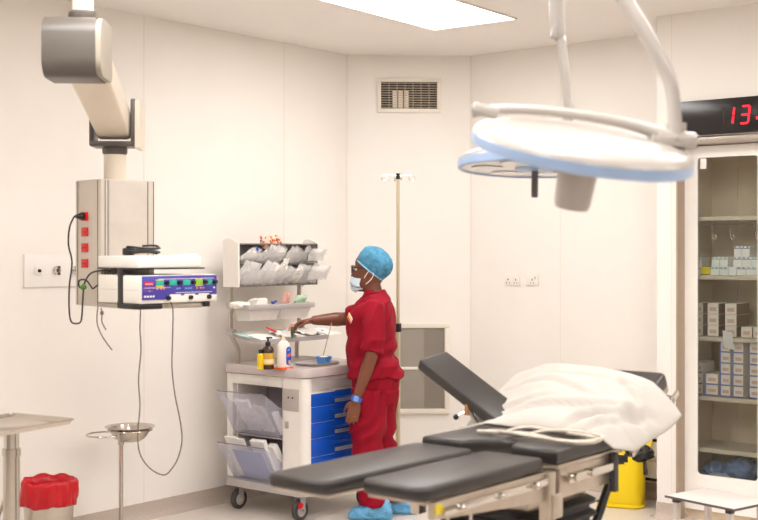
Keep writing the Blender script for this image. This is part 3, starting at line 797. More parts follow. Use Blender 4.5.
# ---------------------------------------------------------------- packets in the rack bins
M_wrap = mat('clear_wrap', (248, 246, 244), .25, clear=.42, var=.08, scale=30, bump=.4, bscale=40)
M_wrapw = mat('white_wrap', (240, 236, 230), .35, clear=.12, var=.06, scale=30, bump=.35, bscale=40)
M_wrapg = mat('grey_wrap', (200, 196, 192), .3, clear=.3, var=.15, scale=40, bump=.4, bscale=40)
def packet(name, p, wx, hz, lean, yaw, m_, label, group, seed, thick=.012, roll=0.0, cat='packet'):
    mb = MB(); r = random.Random(seed); ox = r.uniform(0, 50)
    def fn(u, v):
        e = (1 - abs(2 * u - 1) ** 3) * (1 - abs(2 * v - 1) ** 3)
        n_ = noise.noise(V((u * 3 + ox, v * 3, ox))) * .012 + noise.noise(V((u * 8 + ox, v * 8, ox))) * .005
        return V(((u - .5) * wx, 0, v * hz)), n_, e
    b_ = bmesh.new(); nu = nv = 8
    for sgn in (-1, 1):
        g = []
        for i in range(nu + 1):
            row = []
            for j in range(nv + 1):
                q_, n_, e = fn(i / nu, j / nv); row.append(b_.verts.new((q_.x, n_ + sgn * (thick * e * .5 + .0008), q_.z)))
            g.append(row)
        for i in range(nu):
            for j in range(nv): b_.faces.new((g[i][j], g[i + 1][j], g[i + 1][j + 1], g[i][j + 1]) if sgn < 0 else (g[i][j + 1], g[i + 1][j + 1], g[i + 1][j], g[i][j]))
    bmesh.ops.remove_doubles(b_, verts=b_.verts, dist=.0018)
    mb._merge(b_)
    o = mb.build(name, m_, None, ang=60); o.location = p
    o.rotation_euler = (Matrix.Rotation(yaw, 3, 'Z') @ Matrix.Rotation(lean, 3, 'X') @ Matrix.Rotation(roll, 3, 'Y')).to_euler()
    return tag(o, label, cat, group)
FACE = ROT + R(90)          # yaw for which the sheet faces into the room
rnd = random.Random(11)
for k in range(12):
    y = -.33 + k * .058
    packet('wrapped_packet', CP(UF - .03 + rnd.uniform(-.02, .02), y, 1.432), rnd.uniform(.085, .12), rnd.uniform(.125, .165), R(rnd.uniform(18, 30)), FACE + R(rnd.uniform(-14, 14)),
           rnd.choice([M_wrap, M_wrapw, M_wrap]), 'clear wrapped packet crammed in the lower bin of the cart rack', 'packets in the lower rack bin', 100 + k, roll=R(rnd.uniform(10, 40)), thick=.03)
for k in range(11):
    y = -.31 + k * .056
    packet('wrapped_packet', CP(UF - .04 + rnd.uniform(-.02, .015), y, 1.568), rnd.uniform(.07, .1), rnd.uniform(.10, .135), R(rnd.uniform(16, 28)), FACE + R(rnd.uniform(-14, 14)),
           rnd.choice([M_wrap, M_wrapw, M_wrapg]), 'clear wrapped packet crammed in the upper bin of the cart rack', 'packets in the upper rack bin', 200 + k, roll=R(rnd.uniform(15, 45)), thick=.026)
packet('wrapped_packet', CP(-.15, .30, 1.45), .15, .12, R(40), FACE + R(-20), M_wrap, 'large clear packet bulging out at the right end of the lower rack bin', None, 301, thick=.05)
packet('wrapped_packet', CP(-.16, .30, 1.58), .12, .10, R(40), FACE + R(-20), M_wrap, 'clear packet spilling out at the right end of the upper rack bin', None, 302, thick=.04)
packet('white_packet', CP(-.2, .05, 1.53), .055, .065, R(8), FACE, M_white, 'small white square packet upright between the two rack bins', None, 303)
# packs with orange dots on top
M_od = mat('orange_dots', (232, 120, 70), .4, var=.1); M_pale = mat('pale_orange_wrap', (246, 214, 192), .35, clear=.15, var=.1, scale=40, bump=.3)
for k, (px, nm) in enumerate(((268.5, 'left'), (278, 'right'))):
    y = kart_y(px, KS - .21); mb = MB(); r = random.Random(40 + k)
    for i in range(9):
        for j in range(1):
            pass
    mb.M = Matrix.Diagonal((1.45, 1.2, 1.15, 1)); mb.ball((0, 0, .035), (.036, .022, .044), 14); mb.mi = 1
    for i in range(20):
        a_ = r.uniform(0, 2 * PI); h = r.uniform(.0, .07); rr_ = math.sqrt(max(.05, 1 - ((h - .035) / .044) ** 2))
        mb.ball((.036 * rr_ * math.cos(a_), .022 * rr_ * math.sin(a_), h), .0062, 8)
    mb.mi = 2
    for i in range(7):
        a_ = r.uniform(PI, 2 * PI); h = r.uniform(.01, .06); mb.ball((.034 * math.cos(a_), .022 * math.sin(a_), h), .004, 6)
    o = mb.build('dotted_pack', [M_pale, M_od, mat('brown_dot', (110, 40, 30), .4)], None, loc=CP(-.235, y, 1.665), rotz=FACE)
    tag(o, 'orange dotted pack on top of the cart rack, %s of the two' % nm, 'packet')
mb = MB(); 
for k in range(5):
    a_ = 2 * PI * k / 5; mb.tube([(0, 0, 0), (.016 * math.cos(a_), 0, .016 * math.sin(a_))], [.006, .003], 8)
o = mb.build('blue_star_clip', mat('clip_blue', (40, 70, 170), .4), None, loc=CP(-.14, kart_y(257.5, KS - .14), 1.655), rotz=FACE); tag(o, 'small blue star-shaped cap among packets in the upper rack bin', 'cap')

# ---------------------------------------------------------------- things on the middle shelf
SZ = 1.2815
def shelf_thing(px, x=-.2): return CP(x, kart_y(px, KS + x), SZ)
M_gauze = mat('gauze', (238, 232, 222), .8, var=.04, bump=.4, bscale=60)
for (px, sx, sz, nm) in ((240, .075, .038, 'low folded white gauze bundle at the left of the cart shelf'), (258, .07, .055, 'taller crumpled white gauze bundle on the cart shelf')):
    mb = MB(); mb.box((0, 0, sz / 2), (sx * 1.5, .09, sz), None, .016, 3)
    b2 = mb.bm; bmesh.ops.subdivide_edges(b2, edges=list(b2.edges), cuts=2, use_grid_fill=True)
    for v_ in b2.verts:
        if v_.co.z > .002: v_.co += V((1, 1, 1)) * .012 * noise.noise(v_.co * 35 + V((px, 0, 0)))
    o = mb.build('gauze_bundle', M_gauze, None, loc=shelf_thing(px), rotz=FACE); tag(o, nm, 'gauze')
mb = MB(); mb.box((0, 0, .026), (.028, .012, .016), (0, .5, 0), .004); mb.box((.022, 0, .034), (.02, .01, .012), (0, -.4, 0), .003); mb.box((0, 0, .009), (.02, .018, .018), None, .003)
o = mb.build('blue_clip', mat('clip_blue', (40, 70, 170), .4), None, loc=shelf_thing(273, -.15), rotz=FACE); tag(o, 'small bright blue clamp clip on the cart shelf', 'clip')
packet('pink_packet', shelf_thing(284.5, -.18), .075, .095, R(12), FACE, mat('pink_wrap', (232, 178, 166), .35, clear=.12, var=.15, scale=60, bump=.3), 'pink printed packet standing on the cart shelf beside green packet', None, 310, thick=.03, roll=R(6))
packet('green_packet', shelf_thing(300, -.18), .115, .07, R(14), FACE, mat('green_wrap', (186, 214, 184), .35, clear=.12, var=.15, scale=50, bump=.3), 'pale green packet lying at the right of the cart shelf', None, 311, thick=.035)

# ---------------------------------------------------------------- things on the tilted tray
def tray_at(px, x): 
    y = kart_y(px, KS + x); return CP(x, y, tilt(x) + .0025)
TT = math.atan(.17)
def trayrot(extra=0.0): return (Matrix.Rotation(ROT, 3, 'Z') @ Matrix.Rotation(TT, 3, 'Y') @ Matrix.Rotation(extra, 3, 'Z')).to_euler()
def flat_sheet(name, px, x, sx, sy, m_, label, seed, extra=0.0, cat='paper', dz=0.0, h=.014):
    mb = MB(); r = random.Random(seed); ox = r.uniform(0, 60)
    mb.grid(lambda u, v: V(((u - .5) * sx, (v - .5) * sy, .003 + h * abs(noise.noise(V((u * 2.5 + ox, v * 2.5, 0)))) + .004 * noise.noise(V((u * 7 + ox, v * 7, 3))) + .004)), 10, 10, .0015)
    o = mb.build(name, m_, None, ang=60); o.location = tray_at(px, x) + V((0, 0, dz)); o.rotation_euler = trayrot(extra); return tag(o, label, cat)
M_paper = mat('paper', (244, 240, 236), .7, var=.01)
flat_sheet('teal_packet', 246, -.17, .16, .08, mat('teal_wrap', (176, 218, 212), .4, var=.06), 'pale teal packet at the left of the cart lower tray', 1, .1, 'packet')
flat_sheet('paper_sheet', 258, -.13, .2, .17, M_paper, 'white paper hanging over the tray front edge left of the sanitiser bottle', 2, .15)
flat_sheet('paper_sheet', 283, -.14, .18, .16, M_wrapw, 'crumpled white wrapper in the middle of the cart lower tray', 3, -.1, 'wrapper', h=.04)
flat_sheet('white_packet', 306, -.15, .17, .17, M_wrapw, 'white packet under the hand on the cart lower tray', 4, .05, 'packet', h=.03)
flat_sheet('white_packet', 322, -.12, .19, .18, M_paper, 'flat white packet with blue mark at the right of the cart lower tray', 5, -.05, 'packet', h=.02)
mb = MB(); mb.prism([(-.012, -.01), (.012, -.01), (0, .012)], 0, .002); o = mb.build('blue_label', mat('clip_blue', (40, 70, 170), .4), None); o.location = tray_at(322, -.06) + V((0, 0, .034)); o.rotation_euler = trayrot(R(70)); tag(o, 'small blue triangle sticker on the white packet on the tray', 'sticker')
mb = MB(); mb.tube([(-.04, 0, 0), (.03, 0, 0), (.045, 0, 0)], [.005, .0075, .004], 10); o = mb.build('red_pen', M_red, None); o.location = tray_at(271, -.13) + V((0, 0, .045)); o.rotation_euler = (0, .35, R(-25)); tag(o, 'short red pen cap lying on crumpled wrappers on the cart tray', 'pen')
packet('pink_packet', tray_at(289.5, -.16) + V((0, 0, .005)), .06, .075, R(30), FACE, mat('rose_wrap', (226, 166, 158), .35, clear=.1, var=.15, scale=60, bump=.3), 'pink printed packet standing on the cart lower tray near the hand', None, 312, thick=.02)

# ---------------------------------------------------------------- bottles and bowl on the cart top
def top_at(px, py, z=TZ): return at(px, py, (CAMZ - z) * F / (py - HY))
def topcart(px, s):   # on the cart top along the plane of constant s
    return CP(s - KS, kart_y(px, s), TZ)
bp = topcart(268, .60)
bt = thing('brown_bottle', 'brown pump bottle with a black pump and yellow label on the cart top', 'bottle', bp)
m = MB(); m.lathe([(0, 0), (.034, 0), (.037, .004), (.037, .115), (.030, .132), (.015, .142), (.014, .15), (0, .15)], 28); m.build('bottle_body', mat('brown_glass', (58, 34, 26), .2, var=.06), bt)
m = MB(); m.lathe([(.0375, .028), (.0378, .03), (.0378, .098), (.0375, .1)], 28); m.mi = 1; m.lathe([(.0379, .036), (.0381, .037), (.0381, .062), (.0379, .063)], 28); m.build('label', [mat('label_amber', (206, 160, 52), .5, var=.08, scale=40), mat('label_cream', (232, 214, 170), .5)], bt)
m = MB(); m.cyl((0, 0, .148), (0, 0, .168), .016, seg=18); m.cyl((0, 0, .166), (0, 0, .19), .006, seg=10); m.box((.008, -.006, .192), (.04, .018, .011), (0, 0, .5), .004); m.build('pump', M_black, bt)
yb = thing('yellow_bottle', 'small yellow bottle with dark cap left of the brown bottle', 'bottle', topcart(260.5, .58))
m = MB(); m.lathe([(0, 0), (.018, 0), (.02, .003), (.02, .088), (.012, .098), (0, .098)], 24); m.build('bottle_body', mat('bright_yellow', (240, 200, 26), .35), yb)
m = MB(); m.cyl((0, 0, .097), (0, 0, .122), .012, seg=16); m.build('cap', M_black, yb)
sp = topcart(283.5, .66)
dsh = MB(); dsh.loft([[V((x, y, z)) for x, y in rrect(-.055, .055, -.045, .045, .02)] for z in (0, .01)])
o = dsh.build('orange_tray', mat('orange_plastic', (232, 96, 30), .4), None, loc=sp, rotz=FACE); tag(o, 'flat orange plastic dish under the white bottle on the cart top', 'dish')
sb = thing('sanitiser_bottle', 'white squeeze bottle with blue label on an orange dish', 'bottle', sp + V((0, 0, .0105)), FACE)
m = MB(); m.loft([[V((x * k, y * k, z)) for x, y in rrect(-.044, .044, -.028, .028, .024)] for z, k in ((0, .93), (.006, 1), (.12, 1), (.14, .92), (.158, .6), (.165, .35))]); m.build('bottle_body', mat('bottle_white', (240, 234, 226), .35), sb)
m = MB(); m.cyl((0, 0, .164), (0, 0, .195), .0135, .011, 18); m.build('cap', mat('peach_cap', (240, 214, 186), .4), sb)
m = MB(); m.prism([(x + .016, y) for x, y in rrect(-.022, .022, .012, .125, .02)], .0278, .0295, Matrix.Rotation(R(90), 4, 'X')); m.mi = 1; m.prism([(.0, .06), (.032, .068), (.032, .088), (.004, .078)], .0294, .0305, Matrix.Rotation(R(90), 4, 'X'))
m.mi = 2; m.prism([(.014, .018), (.03, .018), (.03, .042), (.014, .042)], .0294, .0305, Matrix.Rotation(R(90), 4, 'X')); m.mi = 3; m.prism([(.004, .1), (.028, .1), (.026, .114), (.006, .114)], .0294, .0303, Matrix.Rotation(R(90), 4, 'X'))
m.build('label', [mat('label_blue', (38, 84, 200), .4), mat('label_orange', (236, 116, 50), .4), M_yel, mat('label_pale', (120, 160, 235), .4)], sb)
# steel dish with the blue bowl
dp = topcart(319, .64); dz = MB(); dz.loft([[V((x * k, y * k, z)) for x, y in rrect(-.16, .12, -.10, .10, .06)] for z, k in ((0, .88), (.004, .94), (.018, 1), (.0185, .985), (.006, .92), (.003, .86))])
o = dz.build('instrument_dish', M_greyp, None, loc=dp, rotz=FACE); tag(o, 'wide shallow grey dish under the blue bowl on the cart top', 'dish')
bw = thing('blue_bowl', 'small light blue plastic bowl in the grey dish on the cart', 'bowl', dp + V((0, 0, .0035)) + V((.03, 0, 0)))
m = MB(); m.lathe([(0, 0), (.036, 0), (.04, .004), (.052, .045), (.055, .047), (.052, .044), (.038, .008), (0, .006)], 32); m.build('bowl_body', mat('bowl_blue', (88, 150, 222), .35), bw)
m = MB(); m.ball((0, 0, .04), (.03, .03, .012), 12); o = m.build('cotton_ball', M_gauze, None, loc=dp + V((.03, 0, .004))); tag(o, 'white cotton wad inside the blue bowl', 'cotton')
b0 = dp + V((.026, -.01, .05)); m = MB(); m.tube([b0, b0 + V((.055, -.0, .215))], [.003, .0028], 8); o = m.build('swab_stick', mat('stick_tan', (196, 180, 150), .6), None); tag(o, 'long thin wooden swab stick standing in the blue bowl', 'stick')

# ---------------------------------------------------------------- contents of the end bins
def in_bin(name, lab, cat, x, zb, zt, out, wx, seed, m_, dy=.02, rollz=0.0, thick=.006, wob=.004):
    """A sheet leaning like the bin front just behind it (cart frame)."""
    mb = MB(); r = random.Random(seed); ox = r.uniform(0, 40)
    mb.grid(lambda u, v: V((x + (u - .5) * wx + rollz * (v - .5), -.345 + dy - out * v + wob * noise.noise(V((u * 4 + ox, v * 4, 0))), zb + (zt - zb) * v + .008 * noise.noise(V((u * 3 + ox, 5, 0))) * v)), 8, 10, thick)
    o = mb.build(name, m_, None, loc=(kw.x, kw.y, 0), rotz=ROT, ang=60); return tag(o, lab, cat)
M_folder = mat('folder_white', (240, 236, 230), .6, var=.02); M_fblue = mat('folder_blue', (140, 160, 205), .5, var=.05)
M_film = mat('film_packet', (232, 230, 232), .3, clear=.12, var=.12, scale=25, bump=.3, bscale=30)
in_bin('film_packet', 'creased clear film packet in the upper tilt bin, left one', 'packet', -.13, .51, .70, .10, .12, 21, M_film, .03, -.02, .02, .03)
in_bin('film_packet', 'creased clear film packet in the upper tilt bin, right one', 'packet', -.02, .51, .68, .09, .10, 22, M_film, .045, -.02, .02, .03)
in_bin('document_folder', 'white folder edge standing at the right end of the upper tilt bin', 'folder', .108, .505, .64, .05, .03, 23, M_folder, .03, -.03, .03, .002)
in_bin('document_folder', 'blue folder behind the front of the lower tilt bin', 'folder', -.06, .215, .40, .115, .26, 24, M_fblue, .016, 0, .006, .003)
in_bin('document_folder', 'tall white folder at the left of the lower tilt bin', 'folder', -.18, .215, .47, .13, .17, 25, M_folder, .035, 0, .012, .004)
in_bin('document_folder', 'white folder stack in the middle of the lower tilt bin', 'folder', .0, .215, .46, .115, .12, 26, M_folder, .05, -.02, .03, .004)
in_bin('document_folder', 'white folder edges at the right of the lower tilt bin', 'folder', .09, .215, .43, .09, .06, 27, M_folder, .06, -.04, .045, .003)
# ================================================================== PERSON (faces local +x, left side +y)
M_skin = mat('skin_brown', (122, 70, 49), .45, var=.05, scale=10, sss=.05)
M_palm = mat('skin_palm', (150, 98, 74), .5, var=.05)
M_scrub = mat('scrub_red', (146, 0, 32), .75, var=.06, scale=6, bump=.15, bscale=18, spec=.25)
M_cap = mat('cap_blue', (78, 138, 170), .75, var=.28, scale=30, bump=.8, bscale=30, spec=.2)
M_mask = mat('mask_pale_blue', (204, 222, 232), .7, var=.03)
M_cover = mat('shoe_cover_blue', (104, 172, 214), .55, var=.14, scale=22, bump=.5, bscale=30)
M_frame = mat('spectacle_brown', (40, 24, 20), .3)
PO = at(372, 500, 7.45); PO.z = 0
PYAW = R(174)
ps = thing('person', 'person in dark red scrubs, blue hair cap and shoe covers reaching over the supply cart', 'person', PO, PYAW)
def ell(cx, cy, z, rx, ry, n=24, sq=2.4):
    out = []
    for j in range(n):
        t = 2 * PI * j / n; c, s_ = math.cos(t), math.sin(t)
        k = (abs(c) ** sq + abs(s_) ** sq) ** (-1 / sq)
        out.append(V((cx + rx * k * c, cy + ry * k * s_, z)))
    return out
SL, EL, WL = V((-.028, .182, 1.29)), V((-.022, .225, 1.01)), V((.072, .222, .742))      # hanging left arm
SR, ER, WR = V((.0, -.172, 1.29)), V((.20, -.290, 1.205)), V((.405, -.185, 1.20))      # reaching right arm
def hand(mb, wr, d, wd, pn, curl, k=1.0, thumb=1):
    """palm from the wrist along d, width along wd (index side +), pn = palm normal; five bent, unequal fingers."""
    d = d.normalized(); wd = (wd - d * wd.dot(d)).normalized(); pn = pn.normalized()
    sec = []
    for (t, w_, th) in ((-.02, .023, .02), (.0, .026, .018), (.03, .037, .016), (.065, .042, .0145), (.09, .04, .012)):
        c = wr + d * t * k
        sec.append([c + wd * w_ * k * math.cos(a) + pn * th * k * math.sin(a) for a in [2 * PI * j / 16 for j in range(16)]])
    mb.loft(sec)
    for i, (off, ln, rr_) in enumerate(((.031, .074, .0088), (.0105, .083, .0092), (-.0105, .077, .0088), (-.03, .06, .0078))):
        base = wr + d * .072 * k + wd * off * k
        dd = (d + wd * off * 2.2).normalized(); pts = [base]; p = base; ang = 0; rad = [rr_ * 1.08 * k]
        for j, f in enumerate((.2, .42, .30, .22)):
            ang += curl[j] if j else 0
            v_ = dd * math.cos(ang) + pn * math.sin(ang)
            p = p + v_ * ln * f * k * (1.0 if j else 1.0); pts.append(p); rad.append(rr_ * (1.05, 1.0, .92, .72)[j] * k)
        mb.tube(pts, rad, 10); mb.ball(p, rad[-1], 10)
    tb = wr + d * .018 * k + wd * .026 * k
    t1 = (d * .62 + wd * .62 * thumb + pn * .40).normalized(); t2 = (d * .88 + wd * .2 * thumb + pn * .45).normalized()
    p1 = tb + t1 * .036 * k; p2 = p1 + t2 * .032 * k; p3 = p2 + (t2 + d * .3).normalized() * .024 * k
    mb.tube([tb, p1, p2, p3], [.014 * k, .0112 * k, .0098 * k, .0078 * k], 10); mb.ball(p3, .0076 * k, 10)
# ---- body: one continuous surface
mb = MB()
torso = [(.78, -.03, .115, .145), (.88, -.03, .12, .155), (1.0, -.01, .105, .135), (1.12, -.005, .115, .142), (1.22, -.005, .118, .152), (1.29, -.012, .105, .16), (1.335, -.02, .078, .14), (1.365, -.02, .058, .10), (1.39, -.015, .052, .06)]
mb.loft([ell(cx, 0, z, rx, ry) for z, cx, rx, ry in torso])
mb.tube([(-.03, 0, 1.32), (-.012, 0, 1.38), (.004, 0, 1.45), (.01, 0, 1.49)], [.068, .056, .052, .052], 18)
head = [(1.392, .088, .05, .022), (1.404, .103, .02, .036), (1.425, .110, -.02, .049), (1.45, .113, -.06, .058), (1.478, .112, -.08, .065), (1.51, .108, -.093, .0705), (1.535, .104, -.097, .0725), (1.56, .108, -.098, .0735), (1.585, .104, -.092, .0715), (1.61, .090, -.078, .063), (1.628, .066, -.055, .047), (1.64, .035, -.028, .026)]
mb.loft([ell((f + b_) / 2, 0, z, (f - b_) / 2, w_, 24, 2.1) for z, f, b_, w_ in head])
mb.loft([ell(.108 + d_, 0, z, r_, w_, 12, 2) for z, d_, r_, w_ in ((1.475, .0, .008, .012), (1.482, .010, .014, .017), (1.492, .013, .014, .015), (1.515, .004, .011, .009), (1.54, -.004, .010, .008))])
for s_ in (-1, 1):
    mb.ball((.0, s_ * .076, 1.502), (.017, .008, .03), 14, (0, .2, 0))
    mb.ball((.109, s_ * .0, 1.444), (.010, .022, .006), 12); mb.ball((.108, 0, 1.434), (.010, .02, .006), 12)
    mb.ball((.098, s_ * .03, 1.545), (.012, .022, .006), 12)
for (S, E, W) in ((SL, EL, WL), (SR, ER, WR)):
    inn = V((-.02, S.y * .55, 1.30)); bg = 1.0 if S is SL else 1.14
    mb.tube([inn, S, S * .5 + E * .5, E, E * .72 + W * .28, E * .3 + W * .7, W], [k_ * bg for k_ in (.045, .044, .043, .039, .041, .032, .0255)], 16)
hand(mb, WL, V((.20, -.02, -.98)), V((.98, .0, .2)), V((.05, -1, .0)), (0, .22, .3, .3), 1.0)
hand(mb, WR, V((.95, .18, -.20)), V((.12, .95, .2)), V((-.22, .05, -.95)), (0, .55, .55, .45), 1.0)
for s_, hip, kn, an, sh in ((1, V((-.02, .088, .84)), V((.012, .092, .47)), V((-.02, .092, .09)), 1), (-1, V((-.025, -.088, .84)), V((-.03, -.09, .47)), V((-.155, -.09, .09)), -1)):
    mb.tube([hip, hip * .5 + kn * .5, kn, kn * .65 + an * .35, an, V((an.x, an.y, .05))], [.08, .075, .056, .056, .038, .036], 16)
    mb.loft([[V((an.x + x, an.y + w_ * c, .012 + h * (1 + s2) / 2)) for c, s2 in [(math.cos(2 * PI * j / 14), math.sin(2 * PI * j / 14)) for j in range(14)]] for x, w_, h in ((-.065, .022, .05), (-.05, .032, .07), (0, .036, .085), (.05, .04, .06), (.09, .042, .04), (.125, .036, .028), (.14, .02, .018))])
body = remeshed(mb, .0068, 5, .5)
link('body', body, ps, 180).data.materials.append(M_skin)
# ---- folds
def folds(me, fn):
    nr = [tuple(v_.normal) for v_ in me.vertices]; cs = [tuple(v_.co) for v_ in me.vertices]; flat = []
    for a_, b_ in zip(nr, cs):
        k_ = fn(V(b_)); flat += [b_[0] + a_[0] * k_, b_[1] + a_[1] * k_, b_[2] + a_[2] * k_]
    me.vertices.foreach_set('co', flat)
    me.update()
# ---- scrub top
mb = MB()
top = [(.862, -.022, .170, .195), (.90, -.02, .166, .19), (1.0, -.0, .146, .162), (1.08, .004, .148, .164), (1.16, .006, .155, .172), (1.23, .004, .148, .178), (1.29, -.008, .130, .174), (1.325, -.02, .112, .15), (1.352, -.024, .09, .122), (1.378, -.022, .074, .092), (1.396, -.02, .066, .076), (1.41, -.018, .06, .068)]
mb.loft([ell(cx, 0, z, rx, ry, 28, 2.3) for z, cx, rx, ry in top])
hemL = SL.lerp(EL, .93); hemR = SR.lerp(ER, .78)
mb.tube([V((-.025, .10, 1.285)), SL + V((0, -.014, .0)), SL.lerp(EL, .3), SL.lerp(EL, .7), hemL], [.072, .067, .068, .069, .067], 20)
mb.tube([V((-.015, -.10, 1.285)), SR + V((0, .014, 0)), SR.lerp(ER, .4), hemR], [.072, .067, .068, .067], 20)
tp = remeshed(mb, .0068, 7, .5)
def ftop(p):
    a = noise.noise(V((p.x * 9 + p.z * 5, p.y * 9, p.z * 6))) * .010 + noise.noise(V((p.x * 14, p.y * 16 + 3, p.z * 7 + p.x * 14))) * .012
    a += .006 * math.sin(p.z * 46 + p.x * 34 + 6 * noise.noise(p * 5)) * (1 if p.z < 1.12 else .6)
    a += .012 * max(0, 1 - abs(p.z - .885) / .05) * noise.noise(V((math.atan2(p.y, p.x) * 2.5, 0, 2)))
    a += .006 * max(0, 1 - abs(p.z - .94) / .03)
    if p.z > 1.34: a *= .3
    return a
folds(tp, ftop)
bm_ = bmesh.new(); bm_.from_mesh(tp)
dead = []
for f in bm_.faces:
    c = f.calc_center_median()
    if c.z > 1.402 - .72 * (c.x + .055) and abs(c.y) < .088 * (1 - (c.x + .055) / .20): dead.append(f)
    elif c.z > 1.404: dead.append(f)
bmesh.ops.delete(bm_, geom=dead, context='FACES'); bm_.to_mesh(tp); bm_.free()
to = link('scrub_top', tp, ps, 180); tp.materials.append(M_scrub)
bvh = BVHTree.FromPolygons([v_.co.copy() for v_ in tp.vertices], [tuple(p.vertices) for p in tp.polygons])
# collar band
pk = []
for y in [i / 10 for i in range(-10, 11)]:
    t_ = abs(y); x_ = .125 - .18 * t_; q_ = bvh.find_nearest(V((x_, math.copysign(.088 * (1 - (x_ + .055) / .20), y), 1.402 - .72 * (x_ + .055))))
    pk.append(q_[0] + q_[1] * .001)
m = MB(); m.tube(pk, .0045, 6); m.build('neck_trim', mat('scrub_dark', (120, 6, 22), .7), to)
# badge on the chest
q_ = bvh.find_nearest(V((.11, .14, 1.235)))
nn = q_[1].normalized(); tx = V((0, 0, 1)).cross(nn).normalized(); tz_ = nn.cross(tx)
Mb = Matrix((( tx.x, tz_.x, nn.x, q_[0].x), (tx.y, tz_.y, nn.y, q_[0].y), (tx.z, tz_.z, nn.z, q_[0].z), (0, 0, 0, 1))) @ Matrix.Rotation(R(-38), 4, 'Z')
m = MB(); m.M = Mb
m.box((0, 0, .004), (.062, .034, .005), None, .001); m.mi = 1; m.box((0, .009, .007), (.06, .010, .002)); m.mi = 2; m.box((0, -.008, .007), (.06, .008, .002))
m.build('name_badge', [mat('badge_white', (238, 228, 210), .5), mat('badge_yellow', (238, 190, 50), .5), M_red], to)
# chest pocket seam
# ---- trousers
mb = MB()
tr = [(.70, -.02, .13, .165), (.78, -.022, .152, .178), (.86, -.018, .150, .172), (.94, -.01, .135, .156), (.97, -.008, .128, .15)]
mb.loft([ell(cx, 0, z, rx, ry, 24, 2.3) for z, cx, rx, ry in tr])
for hip, kn, an in ((V((.0, .082, .80)), V((.018, .09, .47)), V((-.012, .092, .085))), (V((-.03, -.082, .80)), V((-.035, -.09, .47)), V((-.15, -.09, .085)))):
    mb.tube([hip, hip * .55 + kn * .45, kn, kn * .5 + an * .5, an], [.128, .118, .098, .088, .080], 20)
tq = remeshed(mb, .0075, 7, .5)
def ftr(p):
    a = noise.noise(V((p.x * 7, p.y * 7 + 5, p.z * 4))) * .014 + .009 * math.sin(p.z * 30 + p.x * 40 + 7 * noise.noise(p * 4)) * (1 if p.z < .8 else .5)
    a += noise.noise(V((p.x * 22, p.y * 22, p.z * 5))) * .006
    return a
folds(tq, ftr)
link('scrub_trousers', tq, ps, 180); tq.materials.append(M_scrub)
# ---- shoe covers
for (ax, ay, lab) in ((-.02, .092, 0), (-.155, -.09, 1)):
    mb = MB()
    prof = ((-.115, .03, .05, .0), (-.10, .05, .11, 0), (-.05, .058, .14, 0), (.0, .058, .145, 0), (.045, .06, .11, 0), (.09, .062, .08, 0), (.135, .056, .06, 0), (.155, .03, .035, 0))
    rings = []
    for x, w_, h, _ in prof:
        rr_ = []
        for j in range(22):
            t = 2 * PI * j / 22; c, s2 = math.cos(t), math.sin(t)
            zz = max(0, .5 + .5 * s2 * (1.25 if s2 < 0 else 1)) * h if s2 < 0 else (.5 + .5 * s2) * h
            rr_.append(V((ax + x, ay + w_ * c, max(.003, zz))))
        rings.append(rr_)
    mb.loft(rings)
    sc_ = remeshed(mb, .006, 3, .5)
    folds(sc_, lambda p: (.011 * noise.noise(p * 26) + .007 * noise.noise(p * 60)) if p.z > .02 else 0)
    for v_ in sc_.vertices:
        if v_.co.z < .002: v_.co.z = .002
    link('shoe_cover', sc_, ps, 180); sc_.materials.append(M_cover)
# ---- cap
mb = MB(); cz = []
axq = Matrix.Rotation(R(-39), 3, 'Y')      # tilts the band: high on the forehead, low on the nape
n = 40
rings = []
for (h, r) in ((-.045, .100), (-.035, .108), (-.015, .114), (.015, .118), (.045, .112), (.07, .096), (.09, .070), (.101, .038), (.104, .01)):
    ring = []
    for j in range(n):
        t = 2 * PI * j / n
        k = 1 + .04 * noise.noise(V((math.cos(t) * 4, math.sin(t) * 4, h * 30))) + (.018 * math.sin(t * 17) if h > -.03 else .01 * math.sin(t * 17)) * (1 if h < .08 else .4)
        p = V((r * k * math.cos(t) * .98, r * k * math.sin(t) * .86, h + .006 * noise.noise(V((math.cos(t) * 4, math.sin(t) * 4, h * 30)))))
        ring.append(axq @ p + V((-.014, 0, 1.562)))
    rings.append(ring)
b2 = list(rings); mb.loft(b2, caps=True)
co2 = mb.build('hair_cap', M_cap, ps, ang=180)
band = [p * 1.0 for p in rings[1]]
m = MB(); m.tube([axq @ V((.101 * math.cos(2 * PI * j / 40), .087 * math.sin(2 * PI * j / 40), -.045)) + V((-.014, 0, 1.562)) for j in range(40)], .005, 6, closed=True); m.build('cap_band', mat('cap_band', (140, 196, 222), .7), co2)
# ---- hair at the nape
mb = MB(); mb.ball((-.045, 0, 1.535), (.06, .066, .06), 18); mb.build('hair', mat('hair_black', (24, 18, 16), .7, bump=.4, bscale=90), ps)
